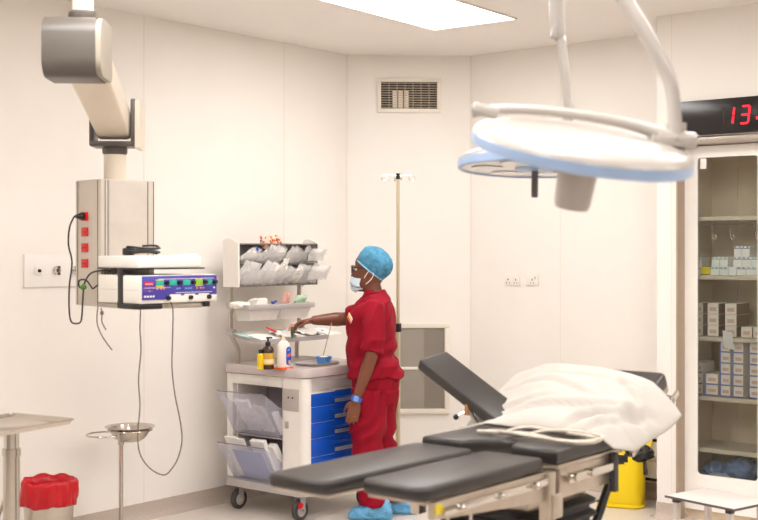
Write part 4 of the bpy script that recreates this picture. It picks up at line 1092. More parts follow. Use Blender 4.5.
# ---- mask
mb = MB()
def mk(u, v):
    a = (u - .5) * 2 * R(66); z = 1.380 + .112 * v
    fx = .119 + .016 * math.sin(PI * min(1, v * 1.05)) + (.008 if v > .6 else 0) - (.016 if v < .12 else 0)
    kk = math.cos(a)
    return V((.0 + fx * (kk ** .65) - .012 * (1 - kk) , .073 * math.sin(a) * (1 + .05 * math.sin(PI * v)), z + (.0 if v < .5 else -.02 * abs(math.sin(a))) + (.03 * abs(math.sin(a)) if v < .5 else 0) * (1 - 2 * v)))
mb.grid(mk, 22, 14, .002)
mo = mb.build('face_mask', M_mask, ps, ang=180)
for s_ in (-1, 1):
    m = MB(); m.tube([(.04, s_ * .071, 1.478), (.018, s_ * .08, 1.512), (-.004, s_ * .086, 1.53), (-.018, s_ * .085, 1.51), (-.008, s_ * .083, 1.475), (.03, s_ * .072, 1.44)], .0026, 6, sub=4)
    m.build('ear_loop', mat('loop_white', (240, 236, 228), .7), mo)
# ---- spectacles
gl = MB()
for s_ in (-1, 1):
    gl.tube([(.124 - .012 * abs(math.cos(t)) * (1 if math.cos(t) * s_ > 0 else 0), s_ * .035 + .027 * math.cos(t), 1.531 + .021 * math.sin(t)) for t in [2 * PI * j / 20 for j in range(20)]], .0038, 8, closed=True)
    gl.tube([(.114, s_ * .062, 1.541), (.08, s_ * .078, 1.542), (.02, s_ * .081, 1.536), (-.01, s_ * .083, 1.525)], [.0045, .0042, .0032, .0025], 8)
gl.tube([(.126, -.01, 1.536), (.13, 0, 1.54), (.126, .01, 1.536)], .0026, 8)
go = gl.build('spectacles', M_frame, ps)
m = MB()
for s_ in (-1, 1):
    m.prism([(.027 * math.cos(t), .021 * math.sin(t)) for t in [2 * PI * j / 20 for j in range(20)]], -.0005, .0005, Matrix.Translation((.122, s_ * .035, 1.531)) @ Matrix.Rotation(R(90), 4, 'Y') @ Matrix.Rotation(R(90), 4, 'Z'))
m.build('lens', MATS.get('pane') or glass_pane('pane'), go)
for s_ in (-1, 1):
    m = MB(); m.ball((.094, s_ * .032, 1.531), (.011, .013, .009), 14); m.mi = 1; m.ball((.1022, s_ * .032, 1.531), (.0042, .006, .006), 10); m.build('eye', [mat('eye_white', (226, 216, 206), .3), mat('eye_dark', (30, 18, 14), .2)], ps)
# ---- earring, watch, ring
m = MB(); m.ball((.0, .083, 1.476), .0045, 10); m.build('earring', mat('gold', (226, 180, 90), .25, metal=1.0), ps)
wd_ = (WL - EL).normalized(); wc = WL - wd_ * .012
m = MB(); o1 = wd_.orthogonal().normalized(); o2 = wd_.cross(o1)
m.loft([[wc + wd_ * h + (o1 * math.cos(t) + o2 * math.sin(t)) * r for h, r in ((-.013, .030), (.013, .029), (.013, .0335), (-.013, .0345))] for t in [2 * PI * j / 28 for j in range(28)]], closed=True)
wo = m.build('watch_strap', mat('watch_blue', (62, 104, 205), .45), ps)
m = MB(); m.box(wc + V((.0, .033, .004)), (.03, .01, .034), (0, R(-18), 0), .003); m.build('watch_face', mat('watch_face', (120, 160, 235), .3), wo)
m = MB(); d_ = V((.20, -.02, -.98)).normalized(); pr = WL + d_ * .098 + V((-.01, -.001, 0)); m.tube([pr + V((.0102 * math.cos(t), .0102 * math.sin(t), .001 * math.cos(t))) for t in [2 * PI * j / 16 for j in range(16)]], .0022, 6, closed=True); m.build('ring', MATS['gold'], ps)
# ---- what the reaching hand holds
Mp = Matrix.Rotation(PYAW, 4, 'Z'); tip = PO + (Mp @ (WR + V((.125, .015, -.07))))
m = MB(); m.tube([tip + V((.0, 0, .03)), tip + V((-.002, 0, -.005)), tip + V((-.004, -.004, -.045))], [.011, .012, .004], 12)
o = m.build('green_ampoule', mat('ampoule_green', (60, 120, 50), .4), None); tag(o, 'small green tube pinched in the fingers of the reaching hand', 'tube')
# ================================================================== OPERATING TABLE
T0 = V((-.071, 3.9))
def TP(x, y, z=0.0):                    # table frame -> world (x across, y towards the head end)
    p = T0 + er * x + ey * y; return V((p.x, p.y, z))
ot = thing('operating_table', 'operating table with dark grey split leg pads, raised back and black pleated column', 'operating table', (T0.x, T0.y, 0), ROT)
M_sband = mat('table_steel', (196, 184, 170), .34, metal=.85, var=.05, scale=20)
def pad(poly, z0, z1, r, bev=.022, name='pad'):
    m = MB()
    b_ = bmesh.new()
    lo = [b_.verts.new((x, y, z0)) for x, y in poly]; hi = [b_.verts.new((x, y, z1)) for x, y in poly]
    n_ = len(poly)
    b_.faces.new(list(reversed(lo))); b_.faces.new(hi)
    for i in range(n_): b_.faces.new((lo[i], lo[(i + 1) % n_], hi[(i + 1) % n_], hi[i]))
    bmesh.ops.recalc_face_normals(b_, faces=b_.faces)
    if r: bmesh.ops.bevel(b_, geom=[e for e in b_.edges if abs(e.verts[0].co.z - e.verts[1].co.z) > 1e-4], offset=r, segments=4, affect='EDGES', profile=.5)
    if bev: bmesh.ops.bevel(b_, geom=[e for e in b_.edges if abs(e.verts[0].co.z - e.verts[1].co.z) < 1e-6], offset=bev, segments=3, affect='EDGES', profile=.5)
    m._merge(b_); return m
# leg pads
ZL = .906
m = pad([(.0, 0), (.265, -.0), (.275, .735), (.0, .735)], ZL - .046, ZL, .045, .016); lp1 = m.build('leg_pad', M_pad, ot, ang=60)
m = pad([(-.315, -.115), (-.045, -.115), (-.03, .735), (-.315, .735)], ZL - .046, ZL, .045, .016); m.build('leg_pad', M_pad, ot, ang=60)
for (xa, xb, ya) in ((.02, .25, .03), (-.295, -.06, -.08)):
    m = MB(); m.span(xa, xb, ya, .74, ZL - .06, ZL - .047, .003); m.build('leg_board', M_sband, ot)
# side beams under the leg pads with clamps
for (x, y0, sg) in ((.262, .05, 1),):
    m = MB()
    m.loft([[V((x - .012, y0, ZL - .05)), V((x + .012, y0, ZL - .05)), V((x + .012, y0, ZL - .105)), V((x - .012, y0, ZL - .105))],
            [V((x - .012, .72, ZL - .05)), V((x + .012, .72, ZL - .05)), V((x + .012, .72, ZL - .155)), V((x - .012, .72, ZL - .155))]])
    fb = m.build('leg_frame', M_sband, ot)
    m = MB(); m.span(x + sg * .014, x + sg * .028, y0 + .04, .72, ZL - .095, ZL - .07, .003); m.build('side_rail', M_chrome, fb)
    for yk in (.17, .4, .62):
        m = MB(); m.cyl((x + sg * .012, yk, ZL - .082), (x + sg * .038, yk, ZL - .082), .013, seg=16); m.ball((x + sg * .04, yk, ZL - .082), .012, 12); m.build('rail_knob', M_chrome, fb)
    if sg > 0:
        m = MB(); m.span(x + .0125, x + .016, y0 + .002, y0 + .04, ZL - .09, ZL - .058, .002); m.build('end_sticker', mat('sticker_yellow', (224, 200, 40), .5), fb)
    for yk in (.09, .22):
        m = MB(); m.tube([(x, y0 + yk, ZL - .10), (x, y0 + yk, ZL - .25), (x + .01, y0 + yk + .01, ZL - .26)], .006, 8); m.build('release_lever', M_chrome, fb)
# hinge blocks
for x in (.27, -.31):
    m = MB(); m.span(x - .022, x + .022, .715, .765, ZL - .28, ZL - .05, .006); m.span(x - .03, x + .03, .73, .80, ZL - .22, ZL - .13, .005)
    hb = m.build('hinge_block', M_sband, ot)
    if x < 0: continue
    m = MB(); m.cyl((x + .03, .765, ZL - .27), (x + .075, .765, ZL - .27), .02, seg=16); m.span(x - .015, x + .03, .735, .79, ZL - .40, ZL - .25, .004); m.box((x + .05, .80, ZL - .255), (.025, .05, .03), None, .004); m.build('hinge_clamp', mat('brass', (176, 128, 84), .4, metal=.7, var=.1), hb)
# seat pad with the cutout towards the leg end
ZS = .928
seat = [(-.295, .745), (-.105, .745), (-.085, .80), (-.02, .86), (.055, .86), (.08, .80), (.1, .765), (.295, .765), (.295, 1.26), (-.295, 1.26)]
m = pad(seat, ZS - .052, ZS, .0, .014); m.build('seat_pad', M_pad, ot, ang=50)
m = MB(); m.span(-.29, .29, .78, 1.25, ZS - .068, ZS - .053, .003); m.build('seat_board', M_sband, ot)
m = MB(); m.span(-.285, .285, .80, 1.24, ZS - .18, ZS - .068, .008); sf = m.build('seat_frame', M_sband, ot)
for sg in (-1, 1):
    m = MB(); m.span(sg * .297, sg * .311, .83, 1.16, ZS - .125, ZS - .095, .003); m.build('side_rail', M_chrome, sf)
    m = MB(); m.span(sg * .285, sg * .312, 1.17, 1.20, ZS - .21, ZS - .06, .003); m.build('rail_bracket', M_rubber, sf)
    for yk in (.86, .98):
        m = MB(); m.cyl((sg * .286, yk, ZS - .105), (sg * .325, yk, ZS - .105), .014, seg=14); m.build('rail_knob', M_chrome, sf)
# back section: raised
BA = math.atan2(.205, .42); Mb_ = Matrix.Translation((0, 1.25, ZS - .005)) @ Matrix.Rotation(BA, 4, 'X')
m = MB(); b_ = pad([(-.29, .015), (.29, .015), (.29, .475), (-.29, .475)], -.05, .01, .035, .014); m.M = Mb_
me_ = bpy.data.meshes.new('t'); b_.bm.to_mesh(me_); tb = bmesh.new(); tb.from_mesh(me_); m._merge(tb); b_.bm.free(); bpy.data.meshes.remove(me_)
m.build('back_pad', M_pad, ot, ang=60)
m = MB(); m.M = Mb_; m.span(-.28, .28, .0, .47, -.08, -.051, .004); bf = m.build('back_frame', M_sband, ot)
for sg in (-1, 1):
    m = MB(); m.M = Mb_; m.span(sg * .295, sg * .309, .03, .50, -.118, -.09, .003); m.span(sg * .27, sg * .309, .05, .075, -.115, -.085); m.span(sg * .27, sg * .309, .42, .445, -.115, -.085); m.build('side_rail', M_chrome, bf)
    m = MB(); m.M = Mb_; m.span(sg * .20, sg * .225, .45, .55, -.10, -.075, .003); m.build('head_bracket', M_chrome, bf)
    m = MB(); m.M = Mb_; m.span(sg * .15, sg * .19, -.12, .12, -.15, -.10, .004); m.build('back_hinge', M_sband, bf)
# tilted arm board on the far side
c0 = V((-.25, 1.32, 0)); 
def arm_pt(px, py, Y):
    w_ = at(px, py, Y); d = V((w_.x - T0.x, w_.y - T0.y)); return V((d.dot(er), d.dot(ey), w_.z))
pa, pb = arm_pt(496, 404, 5.08), arm_pt(433, 355, 5.32)
ax_ = (pb - pa); La = ax_.length; ax_.normalize()
wd2 = V((0, 1, .25)); wd2 = (wd2 - ax_ * wd2.dot(ax_)).normalized(); nn = wd2.cross(ax_).normalized()
if nn.z < 0: nn = -nn
Ma = Matrix(((ax_.x, wd2.x, nn.x, pa.x), (ax_.y, wd2.y, nn.y, pa.y), (ax_.z, wd2.z, nn.z, pa.z), (0, 0, 0, 1)))
m = MB(); b_ = pad([(-.14, -.085), (La, -.085), (La, .085), (-.14, .085)], -.05, 0, .01, .007); m.M = Ma
me_ = bpy.data.meshes.new('t'); b_.bm.to_mesh(me_); tb = bmesh.new(); tb.from_mesh(me_); m._merge(tb); b_.bm.free(); bpy.data.meshes.remove(me_)
ab = m.build('arm_board', M_pad, ot, ang=50)
m = MB(); k0 = Ma @ V((.09, -.05, -.05)); k1 = arm_pt(468, 408, 5.1)
m.box((k0 + k1) / 2 + V((0, 0, .004)), (.026, .03, .05), None, .005); m.cyl(k1 + V((0, 0, .02)), k1 + V((.0, -.01, -.03)), .012, seg=12); m.mi = 1
m.tube([k1 + V((0, -.005, -.02)), k1.lerp(arm_pt(456.5, 417, 5.1), .5), arm_pt(456.5, 417, 5.1)], .0055, 8)
m.tube([k1 + V((0, 0, .0)), V((-.29, 1.23, ZS - .13))], .010, 10)
m.build('arm_board_clamp', [MATS['brass'], M_chrome], ab)
m = MB(); m.ball(arm_pt(456, 417, 5.1), .0125, 14); m.build('clamp_knob', M_black, ab)
# pleated column, base
m = MB(); rings = []
def rrp(hx, hy, r, z, cy): return [V((x, y + cy, z)) for x, y in rrect(-hx, hx, -hy, hy, r)]
z = .20; cy = .98
k = 0
while z < .70:
    g = 1.0 - .12 * (z - .2)
    rings.append(rrp(.20 * g, .26 * g, .05, z, cy)); rings.append(rrp(.222 * g, .285 * g, .06, z + .012, cy)); rings.append(rrp(.222 * g, .285 * g, .06, z + .024, cy)); rings.append(rrp(.20 * g, .26 * g, .05, z + .038, cy)); z += .05
m.loft(rings); m.build('pleated_column', mat('black_bellows', (30, 28, 28), .55, var=.08), ot)
m = MB(); m.span(-.17, .17, cy - .22, cy + .22, .68, ZS - .17, .01); m.build('column_head', M_sband, ot)
m = MB(); m.loft([rring(-.27, .27, .45, 1.75, .08, .03), rring(-.27, .27, .45, 1.75, .08, .12), rring(-.24, .24, .55, 1.45, .1, .20)]); m.build('base', mat('base_pale', (190, 192, 196), .35), ot)
for (x, y) in ((-.22, .52), (.22, .52), (-.22, 1.66), (.22, 1.66)):
    m = MB(); m.cyl((x - .02, y, .03), (x + .02, y, .03), .03, seg=20); m.build('caster', M_rubber, ot)
m = MB(); m.tube([(.15, 1.18, .40), (.16, 1.33, .60), (.16, 1.42, .72), (.16, 1.45, .86)], .018, 10); m.build('back_strut', M_black, ot)

# ================================================================== PILLOW and HOSE on the table
M_pill = mat('pillow_cotton', (190, 184, 176), .85, var=.02, bump=.15, bscale=30, sheen=.1)
def support(y):
    if y < 1.25: return ZS
    return ZS - .005 + .01 + (y - 1.25) * math.tan(BA) + .002
def sstep(a, b, x):
    t = min(1, max(0, (x - a) / (b - a))); return t * t * (3 - 2 * t)
def pil(u, v, top):
    # u across (-1..1), v along (-1..1); flat at the far left, full in the middle, hanging over the near side
    ex = 1 - .03 * abs(v) ** 3; ey_ = 1 - .12 * max(0, -u) ** 2 - .06 * max(0, u) ** 4
    x = -.01 + (.43 if u < 0 else .395) * u * ex + .045 * max(0, u) * v; y = 1.385 + .262 * v * ey_ - .02 * u - .08 * max(0, u) * max(0, v)
    e = max(0, (1 - abs(u) ** 3.2)) ** .6 * max(0, (1 - abs(v) ** 2.6)) ** .6
    b_ = support(y) + .004
    over = max(0, x - .27)
    drop = over * .55 + over * over * 1.4
    if v > .3: drop *= 1.0 - .25 * (v - .3)
    b_ -= drop
    if x < -.27: b_ -= (-.27 - x) * .25
    th = .088 * (1 - .22 * max(0, v)) * e * (.30 + .70 * sstep(-1.0, -.15, u + .25 * v)) * (1 - .25 * sstep(.35, 1.0, u))
    nz = .016 * noise.noise(V((x * 5 + 2, y * 4, 1))) * e + .004 * noise.noise(V((x * 20 + y * 12, y * 9 - x * 7, 4))) * min(1, e * 2)
    crease = 0
    for (cu, cv, sx_, sy_, ang_, amp) in ((.62, -.45, .45, .045, .95, .020), (.30, -.35, .6, .045, .35, .018), (-.25, .05, .6, .05, -.35, .014), (.6, .25, .5, .05, -.8, .016), (.84, -.1, .4, .045, 1.35, .022), (-.45, -.45, .4, .045, .3, .012), (.15, .35, .55, .05, .15, .012), (.45, -.75, .35, .04, 1.2, .02), (.7, -.75, .3, .035, 1.4, .018)):
        du, dv = u - cu, v - cv; a_, b2_ = du * math.cos(ang_) + dv * math.sin(ang_), -du * math.sin(ang_) + dv * math.cos(ang_)
        g_ = math.exp(-(a_ / sx_) ** 2)
        crease += amp * g_ * (.8 * math.exp(-((b2_ - .07) / (sy_ * 1.5)) ** 2) - 1.3 * math.exp(-(b2_ / sy_) ** 2))
    z = b_ + (th + nz + crease * min(1, e * 1.6) if top else -.0)
    if top: z = max(z, b_ + .005)
    return V((x, y, z))
b_ = bmesh.new(); NU, NV = 72, 48
g1 = [[b_.verts.new(pil(-1 + 2 * i / NU, -1 + 2 * j / NV, True)) for j in range(NV + 1)] for i in range(NU + 1)]
g0 = [[b_.verts.new(pil(-1 + 2 * i / NU, -1 + 2 * j / NV, False)) for j in range(NV + 1)] for i in range(NU + 1)]
for i in range(NU):
    for j in range(NV):
        b_.faces.new((g1[i][j], g1[i + 1][j], g1[i + 1][j + 1], g1[i][j + 1])); b_.faces.new((g0[i][j + 1], g0[i + 1][j + 1], g0[i + 1][j], g0[i][j]))
for i in range(NU):
    b_.faces.new((g0[i][0], g0[i + 1][0], g1[i + 1][0], g1[i][0])); b_.faces.new((g1[i][NV], g1[i + 1][NV], g0[i + 1][NV], g0[i][NV]))
for j in range(NV):
    b_.faces.new((g1[0][j], g1[0][j + 1], g0[0][j + 1], g0[0][j])); b_.faces.new((g0[NU][j], g0[NU][j + 1], g1[NU][j + 1], g1[NU][j]))
m = MB(); m._merge(b_); o = m.build('pillow', M_pill, None, ang=180, loc=(T0.x, T0.y, 0), rotz=ROT)
tag(o, 'large creased white pillow lying across the operating table', 'pillow')
m = MB(); pts = []
for (px, py) in ((478, 427), (500, 430), (530, 433.5), (560, 437), (590, 440), (602, 437), (596, 431), (575, 429), (545, 430), (520, 432), (508, 429), (528, 426.5), (560, 428), (588, 434), (598, 439.5), (570, 437.5), (535, 434.5), (505, 431), (488, 427)):
    py += 4; Y = (CAMZ - ZS - .012) * F / (py - HY); pts.append(at(px, py, Y) + V((0, 0, .006 * (len(pts) % 3))))
m.tube(pts, .0075, 10, sub=6)
o = m.build('coiled_hose', mat('hose_cream', (206, 196, 180), .4, var=.03)); tag(o, 'cream coloured tubing coiled loosely on the table seat pad', 'tubing')

# ================================================================== SURGICAL LAMPS
M_lw = mat('lamp_white', (178, 172, 165), .28, var=.01, coat=.3)
M_lb = mat('lamp_blue_rim', (156, 180, 214), .3, var=.02)
M_lu = mat('lamp_glass', (226, 224, 222), .15, var=.03, scale=20)
M_lg = mat('lamp_grey', (96, 92, 92), .4)
def lamp(root_label, center, n_, xdir, rad, handle_white):
    root = thing('surgical_lamp', root_label, 'surgical lamp', center)
    n_ = n_.normalized(); xd = (xdir - n_ * xdir.dot(n_)).normalized(); yd = n_.cross(xd)
    M = Matrix(((xd.x, yd.x, n_.x, 0), (xd.y, yd.y, n_.y, 0), (xd.z, yd.z, n_.z, 0), (0, 0, 0, 1)))
    m = MB(); m.M = M
    m.lathe([(rad * .998, .006), (rad * .985, .018), (rad * .93, .030), (rad * .78, .042), (rad * .55, .051), (rad * .3, .056), (0, .058)], 64); m.lathe([(rad * .998, .006), (rad * .97, .002), (0, .002)], 64); m.build('dome', M_lw, root)
    m = MB(); m.M = M; m.lathe([(rad * .975, -.026), (rad, -.022), (rad * 1.004, -.004), (rad, .008), (rad * .975, .008), (rad * .975, -.026)], 64); m.build('blue_rim', M_lb, root)
    m = MB(); m.M = M; m.lathe([(0, -.014), (rad * .97, -.014), (rad * .975, -.02), (0, -.021)], 64); un = m.build('light_cover', M_lu, root)
    for k in range(6):
        a_ = 2 * PI * k / 6
        m = MB(); m.M = M @ Matrix.Translation((rad * .62 * math.cos(a_), rad * .62 * math.sin(a_), 0)); m.lathe([(0, -.0215), (rad * .2, -.0215), (rad * .21, -.024), (rad * .19, -.0245), (0, -.0235)], 28); m.build('lamp_lens', M_lu, un)
    m = MB(); m.M = M; m.lathe([(0, -.02), (rad * .26, -.02), (rad * .25, -.03), (0, -.034)], 32); m.build('centre_disc', M_lb if not handle_white else M_lw, root)
    m = MB(); m.M = M
    if handle_white: m.lathe([(0, -.03), (.058, -.03), (.062, -.04), (.055, -.17), (.05, -.185), (0, -.19)], 32)
    else: m.lathe([(0, -.03), (.0135, -.03), (.0135, -.13), (.011, -.135), (0, -.136)], 20)
    h_ = m.build('handle', M_lw if handle_white else M_lg, root)
    if handle_white:
        m = MB(); m.M = M; m.ball((.0, -.06, -.05), (.01, .006, .01), 12); m.build('handle_button', M_lg, h_)
    return root, M
c1 = at(582, 148, 3.6)
n1 = V((.13, -.255, .96))
l1, M1 = lamp('large surgical lamp with blue rim and white handle, nearer of the two', c1, n1, V((1, 0, -.2)), .333, True)
def L1(p): return (M1 @ V(p)) + c1
m = MB(); m.M = Matrix.Translation(-c1)
arc = [(-.34, .06, .055), (-.29, .06, .068), (-.2, .06, .082), (-.05, .06, .09), (.12, .05, .085), (.22, .04, .07), (.28, .03, .06)]
m.tube([L1(p) for p in arc], [.02, .016, .015, .015, .016, .02, .024], 14, sub=4)
m.build('yoke', M_lw, l1, ang=180)
m = MB(); m.M = Matrix.Translation(-c1); m.box(L1((-.30, .06, .064)), (.085, .05, .036), (0, R(14), 0), .012); m.build('yoke_end', M_lw, l1)
m = MB(); m.M = Matrix.Translation(-c1); hub = at(676, 140, 3.62)
m.box(hub + V((0, 0, 0)), (.125, .06, .05), (0, R(4), 0), .014); m.tube([L1((.2, .03, .05)), hub + V((-.06, 0, -.004))], [.02, .022], 14); m.cyl(hub + V((.0, 0, .0)), hub + V((0, 0, .05)), .03, seg=20); m.build('swivel_hub', M_lw, l1)
m = MB(); m.M = Matrix.Translation(-c1)
pm = V((at(585, 0, 3.75).x, 3.85, 0))
m.tube([hub + V((-.004, 0, .04)), at(673.5, 100, 3.62), at(669, 78, 3.62), at(656, 52, 3.62), at(625, 0, 3.63), at(600, -42, 3.65), at(578, -80, 3.68), V((pm.x + .03, pm.y - .08, 2.80)), V((pm.x, pm.y, 2.84))], [.021, .021, .022, .022, .023, .024, .026, .03, .03], 16, sub=5)
m.build('lamp_arm', M_lw, l1, ang=180)
m = MB(); m.M = Matrix.Translation(-c1); m.cyl((pm.x, pm.y, 2.72), (pm.x, pm.y, CH - .05), .05, seg=28); m.build('ceiling_pole', M_lw, l1)
m = MB(); m.M = Matrix.Translation(-c1); m.lathe([(0, CH - .055), (.14, CH - .055), (.17, CH - .03), (.175, CH), (0, CH)], 40, Matrix.Translation((pm.x, pm.y, 0))); m.build('ceiling_flange', M_lw, l1)

c2 = at(535, 163, 4.7)
l2, M2 = lamp('surgical lamp with blue rim and dark handle, farther and half hidden', c2, V((.02, .055, 1)), V((1, 0, 0)), .302, False)
m = MB(); m.M = Matrix.Translation(-c2)
k_ = at(567, 100, 4.7)
m.tube([c2 + V((.10, .02, .085)), k_ + V((.01, 0, -.05)), k_, at(565, 70, 4.7), at(561, 36, 4.7)], [.024, .02, .018, .0185, .0185], 14, sub=4); m.build('lamp_stem', M_lw, l2, ang=180)
m = MB(); m.M = Matrix.Translation(-c2); s0 = at(561, 38, 4.7); s1 = at(556.5, -4, 4.7); m.tube([s0, at(558, 30, 4.7), s1, V((s1.x, 4.7, 2.74)), V((s1.x - .03, 4.6, 2.80)), V((pm.x, pm.y, 2.78))], [.022, .030, .030, .03, .03, .032], 16, sub=3); m.build('lamp_arm', M_lw, l2, ang=180)
m = MB(); m.M = Matrix.Translation(-c2); m.box(at(554, 32, 4.69), (.022, .05, .05), (0, R(8), 0), .008); m.build('joint_cover', M_greyp, l2)
# ================================================================== SUPPLY CABINET in the wall niche
CQ = -.193
def cab_x(px, d=0.0):
    u = (px - CX) / F; p = RP(OP0, CQ - d); t = (u * p.y - p.x) / (er.x - u * er.y); return t
def cab_Y(px, d=0.0):
    return RP(OP0, CQ - d).y + cab_x(px, d) * er.y
def cab_z(py, px=720, d=0.0): return CAMZ - (py - HY) / F * cab_Y(px, d)
cw = RP(OP0, CQ)
def KP(x, d, z): return RP(OP0 + x, CQ - d, z)
M_cabw = mat('cabinet_white', (250, 246, 240), .35, var=.012)
M_cabi = mat('cabinet_inside', (226, 208, 182), .5, var=.03)
M_shelf = mat('cabinet_shelf', (226, 212, 190), .4, var=.02)
M_pane = MATS.get('pane') or glass_pane('pane')
CD, CW = .40, 1.09
cb = thing('supply_cabinet', 'tall white glass-fronted cabinet of medical boxes set into the right wall', 'cabinet', (cw.x, cw.y, 0), ROT)
m = MB()
m.span(0, .012, .02, CD, .02, 2.286); m.span(CW - .012, CW, .02, CD, .02, 2.286); m.span(0, CW, CD - .012, CD, .02, 2.286)
m.span(0, CW, .02, CD, 2.27, 2.286); m.span(0, CW, .02, CD, .06, .225); m.span(.004, CW - .004, .03, CD, .0, .06)
m.build('carcass', M_cabi, cb)
zg1, zg0 = cab_z(158, 697), cab_z(474, 697)
gx0, gx1 = cab_x(697), cab_x(757.3)
DW = .545
for (xa, hinge) in ((.002, 0), (DW + .002, 1)):
    xb = xa + DW - .004
    ga, gb = (xa + gx0, xa + gx0 + (gx1 - gx0)) if not hinge else (xa + .09, xa + .09 + gx1 - gx0)
    m = MB(); b_ = bmesh.new()
    outer = [V((x, y)) for x, y in rrect(xa, xb, .062, 2.283, .018, 4)]
    inner = [V((x, y)) for x, y in rrect(ga, gb, zg0, zg1, .022, 4)]
    ring4 = []
    for yy in (0, .02):
        ring4.append(([b_.verts.new((p.x, yy, p.y)) for p in outer], [b_.verts.new((p.x, yy, p.y)) for p in inner]))
    n_ = len(outer)
    for i in range(n_):
        j = (i + 1) % n_
        (o0, i0), (o1, i1) = ring4
        b_.faces.new((o0[i], o0[j], i0[j], i0[i])); b_.faces.new((o1[i], i1[i], i1[j], o1[j]))
        b_.faces.new((o0[i], o1[i], o1[j], o0[j])); b_.faces.new((i0[i], i0[j], i1[j], i1[i]))
    bmesh.ops.recalc_face_normals(b_, faces=b_.faces); m._merge(b_)
    dr = m.build('door', M_cabw, cb)
    m = MB(); m.span(ga - .01, gb + .01, .009, .013, zg0 - .01, zg1 + .01); m.build('glass_pane', M_pane, dr)
    m = MB(); hx_ = xb - .03 if not hinge else xa + .03
    m.tube([(hx_, 0, 1.02), (hx_, -.03, 1.03), (hx_, -.03, 1.17), (hx_, 0, 1.18)], .006, 8); m.build('door_handle', M_chrome, dr)
    if not hinge:
        m = MB(); m.span(cab_x(700), cab_x(706), -.001, .014, cab_z(169, 700), cab_z(158.5, 700), .002); m.build('latch_block', M_white, dr)
shz = [cab_z(216.5), cab_z(276), cab_z(338), cab_z(398.5), cab_z(451)]
for z in shz:
    m = MB(); m.span(.014, CW - .014, .045, CD - .014, z - .016, z - .001, .002); m.span(.014, CW - .014, .042, .046, z - .024, z + .002, .001); m.build('shelf', M_shelf, cb)
for x in (gx0 + .09, gx0 + .25, .7):
    m = MB(); m.span(x, x + .008, CD - .02, CD - .012, .24, 2.26); m.build('shelf_upright', M_shelf, cb)
# hooks under the top shelf
for k, (px, py) in enumerate(((712, 232), (730, 226), (755, 230))):
    x, z = cab_x(px, .1), shz[0] - .02
    m = MB(); d0 = .10
    m.tube([(x, d0, z + .004), (x, d0, z - .035)], .004, 8); m.torus((x, d0, z - .045), .011, .0035, 'x', 16, 6)
    zl = z - .055
    m.tube([(x, d0, zl), (x + .004, d0, zl - .05), (x + .016, d0, zl - .065), (x + .026, d0, zl - .05), (x + .02, d0, zl - .035)], .0042, 8, sub=3)
    m.build('hanging_hook', M_steel, cb)
m = MB(); m.tube([(.02, .1, shz[0] - .045), (.5, .1, shz[0] - .045), (1.05, .1, shz[0] - .045)], .004, 8)
for x in (.03, .54, 1.04): m.tube([(x, .1, shz[0] - .045), (x, .1, shz[0] - .015)], .003, 6)
m.build('hook_rail', M_steel, cb)

# ---------------------------------------------------------------- boxes on the shelves
M_box = mat('box_white', (252, 250, 246), .55, var=.015)
M_gline = mat('print_green', (120, 190, 170), .5); M_vline = mat('print_violet', (132, 122, 170), .5); M_bline = mat('print_blue', (128, 142, 205), .5)
M_carton = mat('carton_white', (248, 238, 226), .6, var=.02); M_cside = mat('carton_tan', (150, 122, 100), .6, var=.05)
M_tint = mat('print_pink', (226, 190, 176), .6)
ORD = ['first', 'second', 'third', 'fourth', 'fifth', 'sixth', 'seventh', 'eighth', 'ninth']
def abox(name, x, d, z, sx, sy, sz, kind, label, group, cat='box', yaw=0.0):
    m = MB(); m.span(0, sx, 0, sy, 0, sz, .0015, 1)
    if kind in ('green', 'violet'):
        m.mi = 1; m.span(.001, sx - .001, -.0006, .0, sz * .74, sz * .82); m.span(sx * .12, sx * .3, -.0006, 0, sz * .86, sz * .97); m.span(sx * .6, sx * .8, -.0006, 0, sz * .86, sz * .97)
    elif kind == 'carton':
        m.mi = 1; m.span(sx * .18, sx * .8, -.0006, 0, sz * .28, sz * .62); m.span(0, sx, -.0005, 0, 0, sz * .05)
        m.mi = 2; m.span(sx - .0004, sx + .0004, .001, sy - .001, .001, sz - .001)
    elif kind == 'blue':
        m.mi = 1; m.span(0, sx, -.0006, 0, 0, sz * .13); m.span(sx * .0, sx * .12, -.0006, 0, 0, sz); m.mi = 2; m.span(sx * .28, sx * .85, -.0006, 0, sz * .35, sz * .65)
    mats = {'green': [M_box, M_gline], 'violet': [M_box, M_vline], 'carton': [M_carton, M_tint, M_cside], 'blue': [M_carton, M_bline, M_tint], 'plain': [M_box]}[kind]
    p = KP(x, d, z)
    o = m.build(name, mats, None, loc=p, rotz=ROT + yaw); return tag(o, label, cat, group)
D = .075
def wpx(a, b, d=D): return cab_x(b, d) - cab_x(a, d)
z2 = shz[1] + .0023
zk = CAMZ and (cab_Y(727, D) / F)
h1 = .052
edges = [697.5, 701.5, None, 710.5, 719.5, 728, 736.5, 746.5, 757, 766]
names = 0
bots = [(690, 700.8, 'green'), (710.5, 719, 'green'), (719.4, 727.8, 'green'), (728.2, 736.3, 'plain'), (736.7, 746.3, 'violet'), (746.7, 756.5, 'green'), (757, 766, 'green')]
for i, (a, b, k) in enumerate(bots):
    abox('medicine_box', cab_x(a, D), D, z2, wpx(a, b), .12, h1, k, 'small white medicine box, %s from the left in the bottom row of second shelf' % ORD[i], 'medicine boxes on the second shelf')
o = MB(); yw = wpx(701.3, 710.2); o.span(0, yw, 0, .06, 0, h1 * .98, .0015, 1); o.mi = 1; o.span(.002, yw - .002, -.0006, 0, .002, .008)
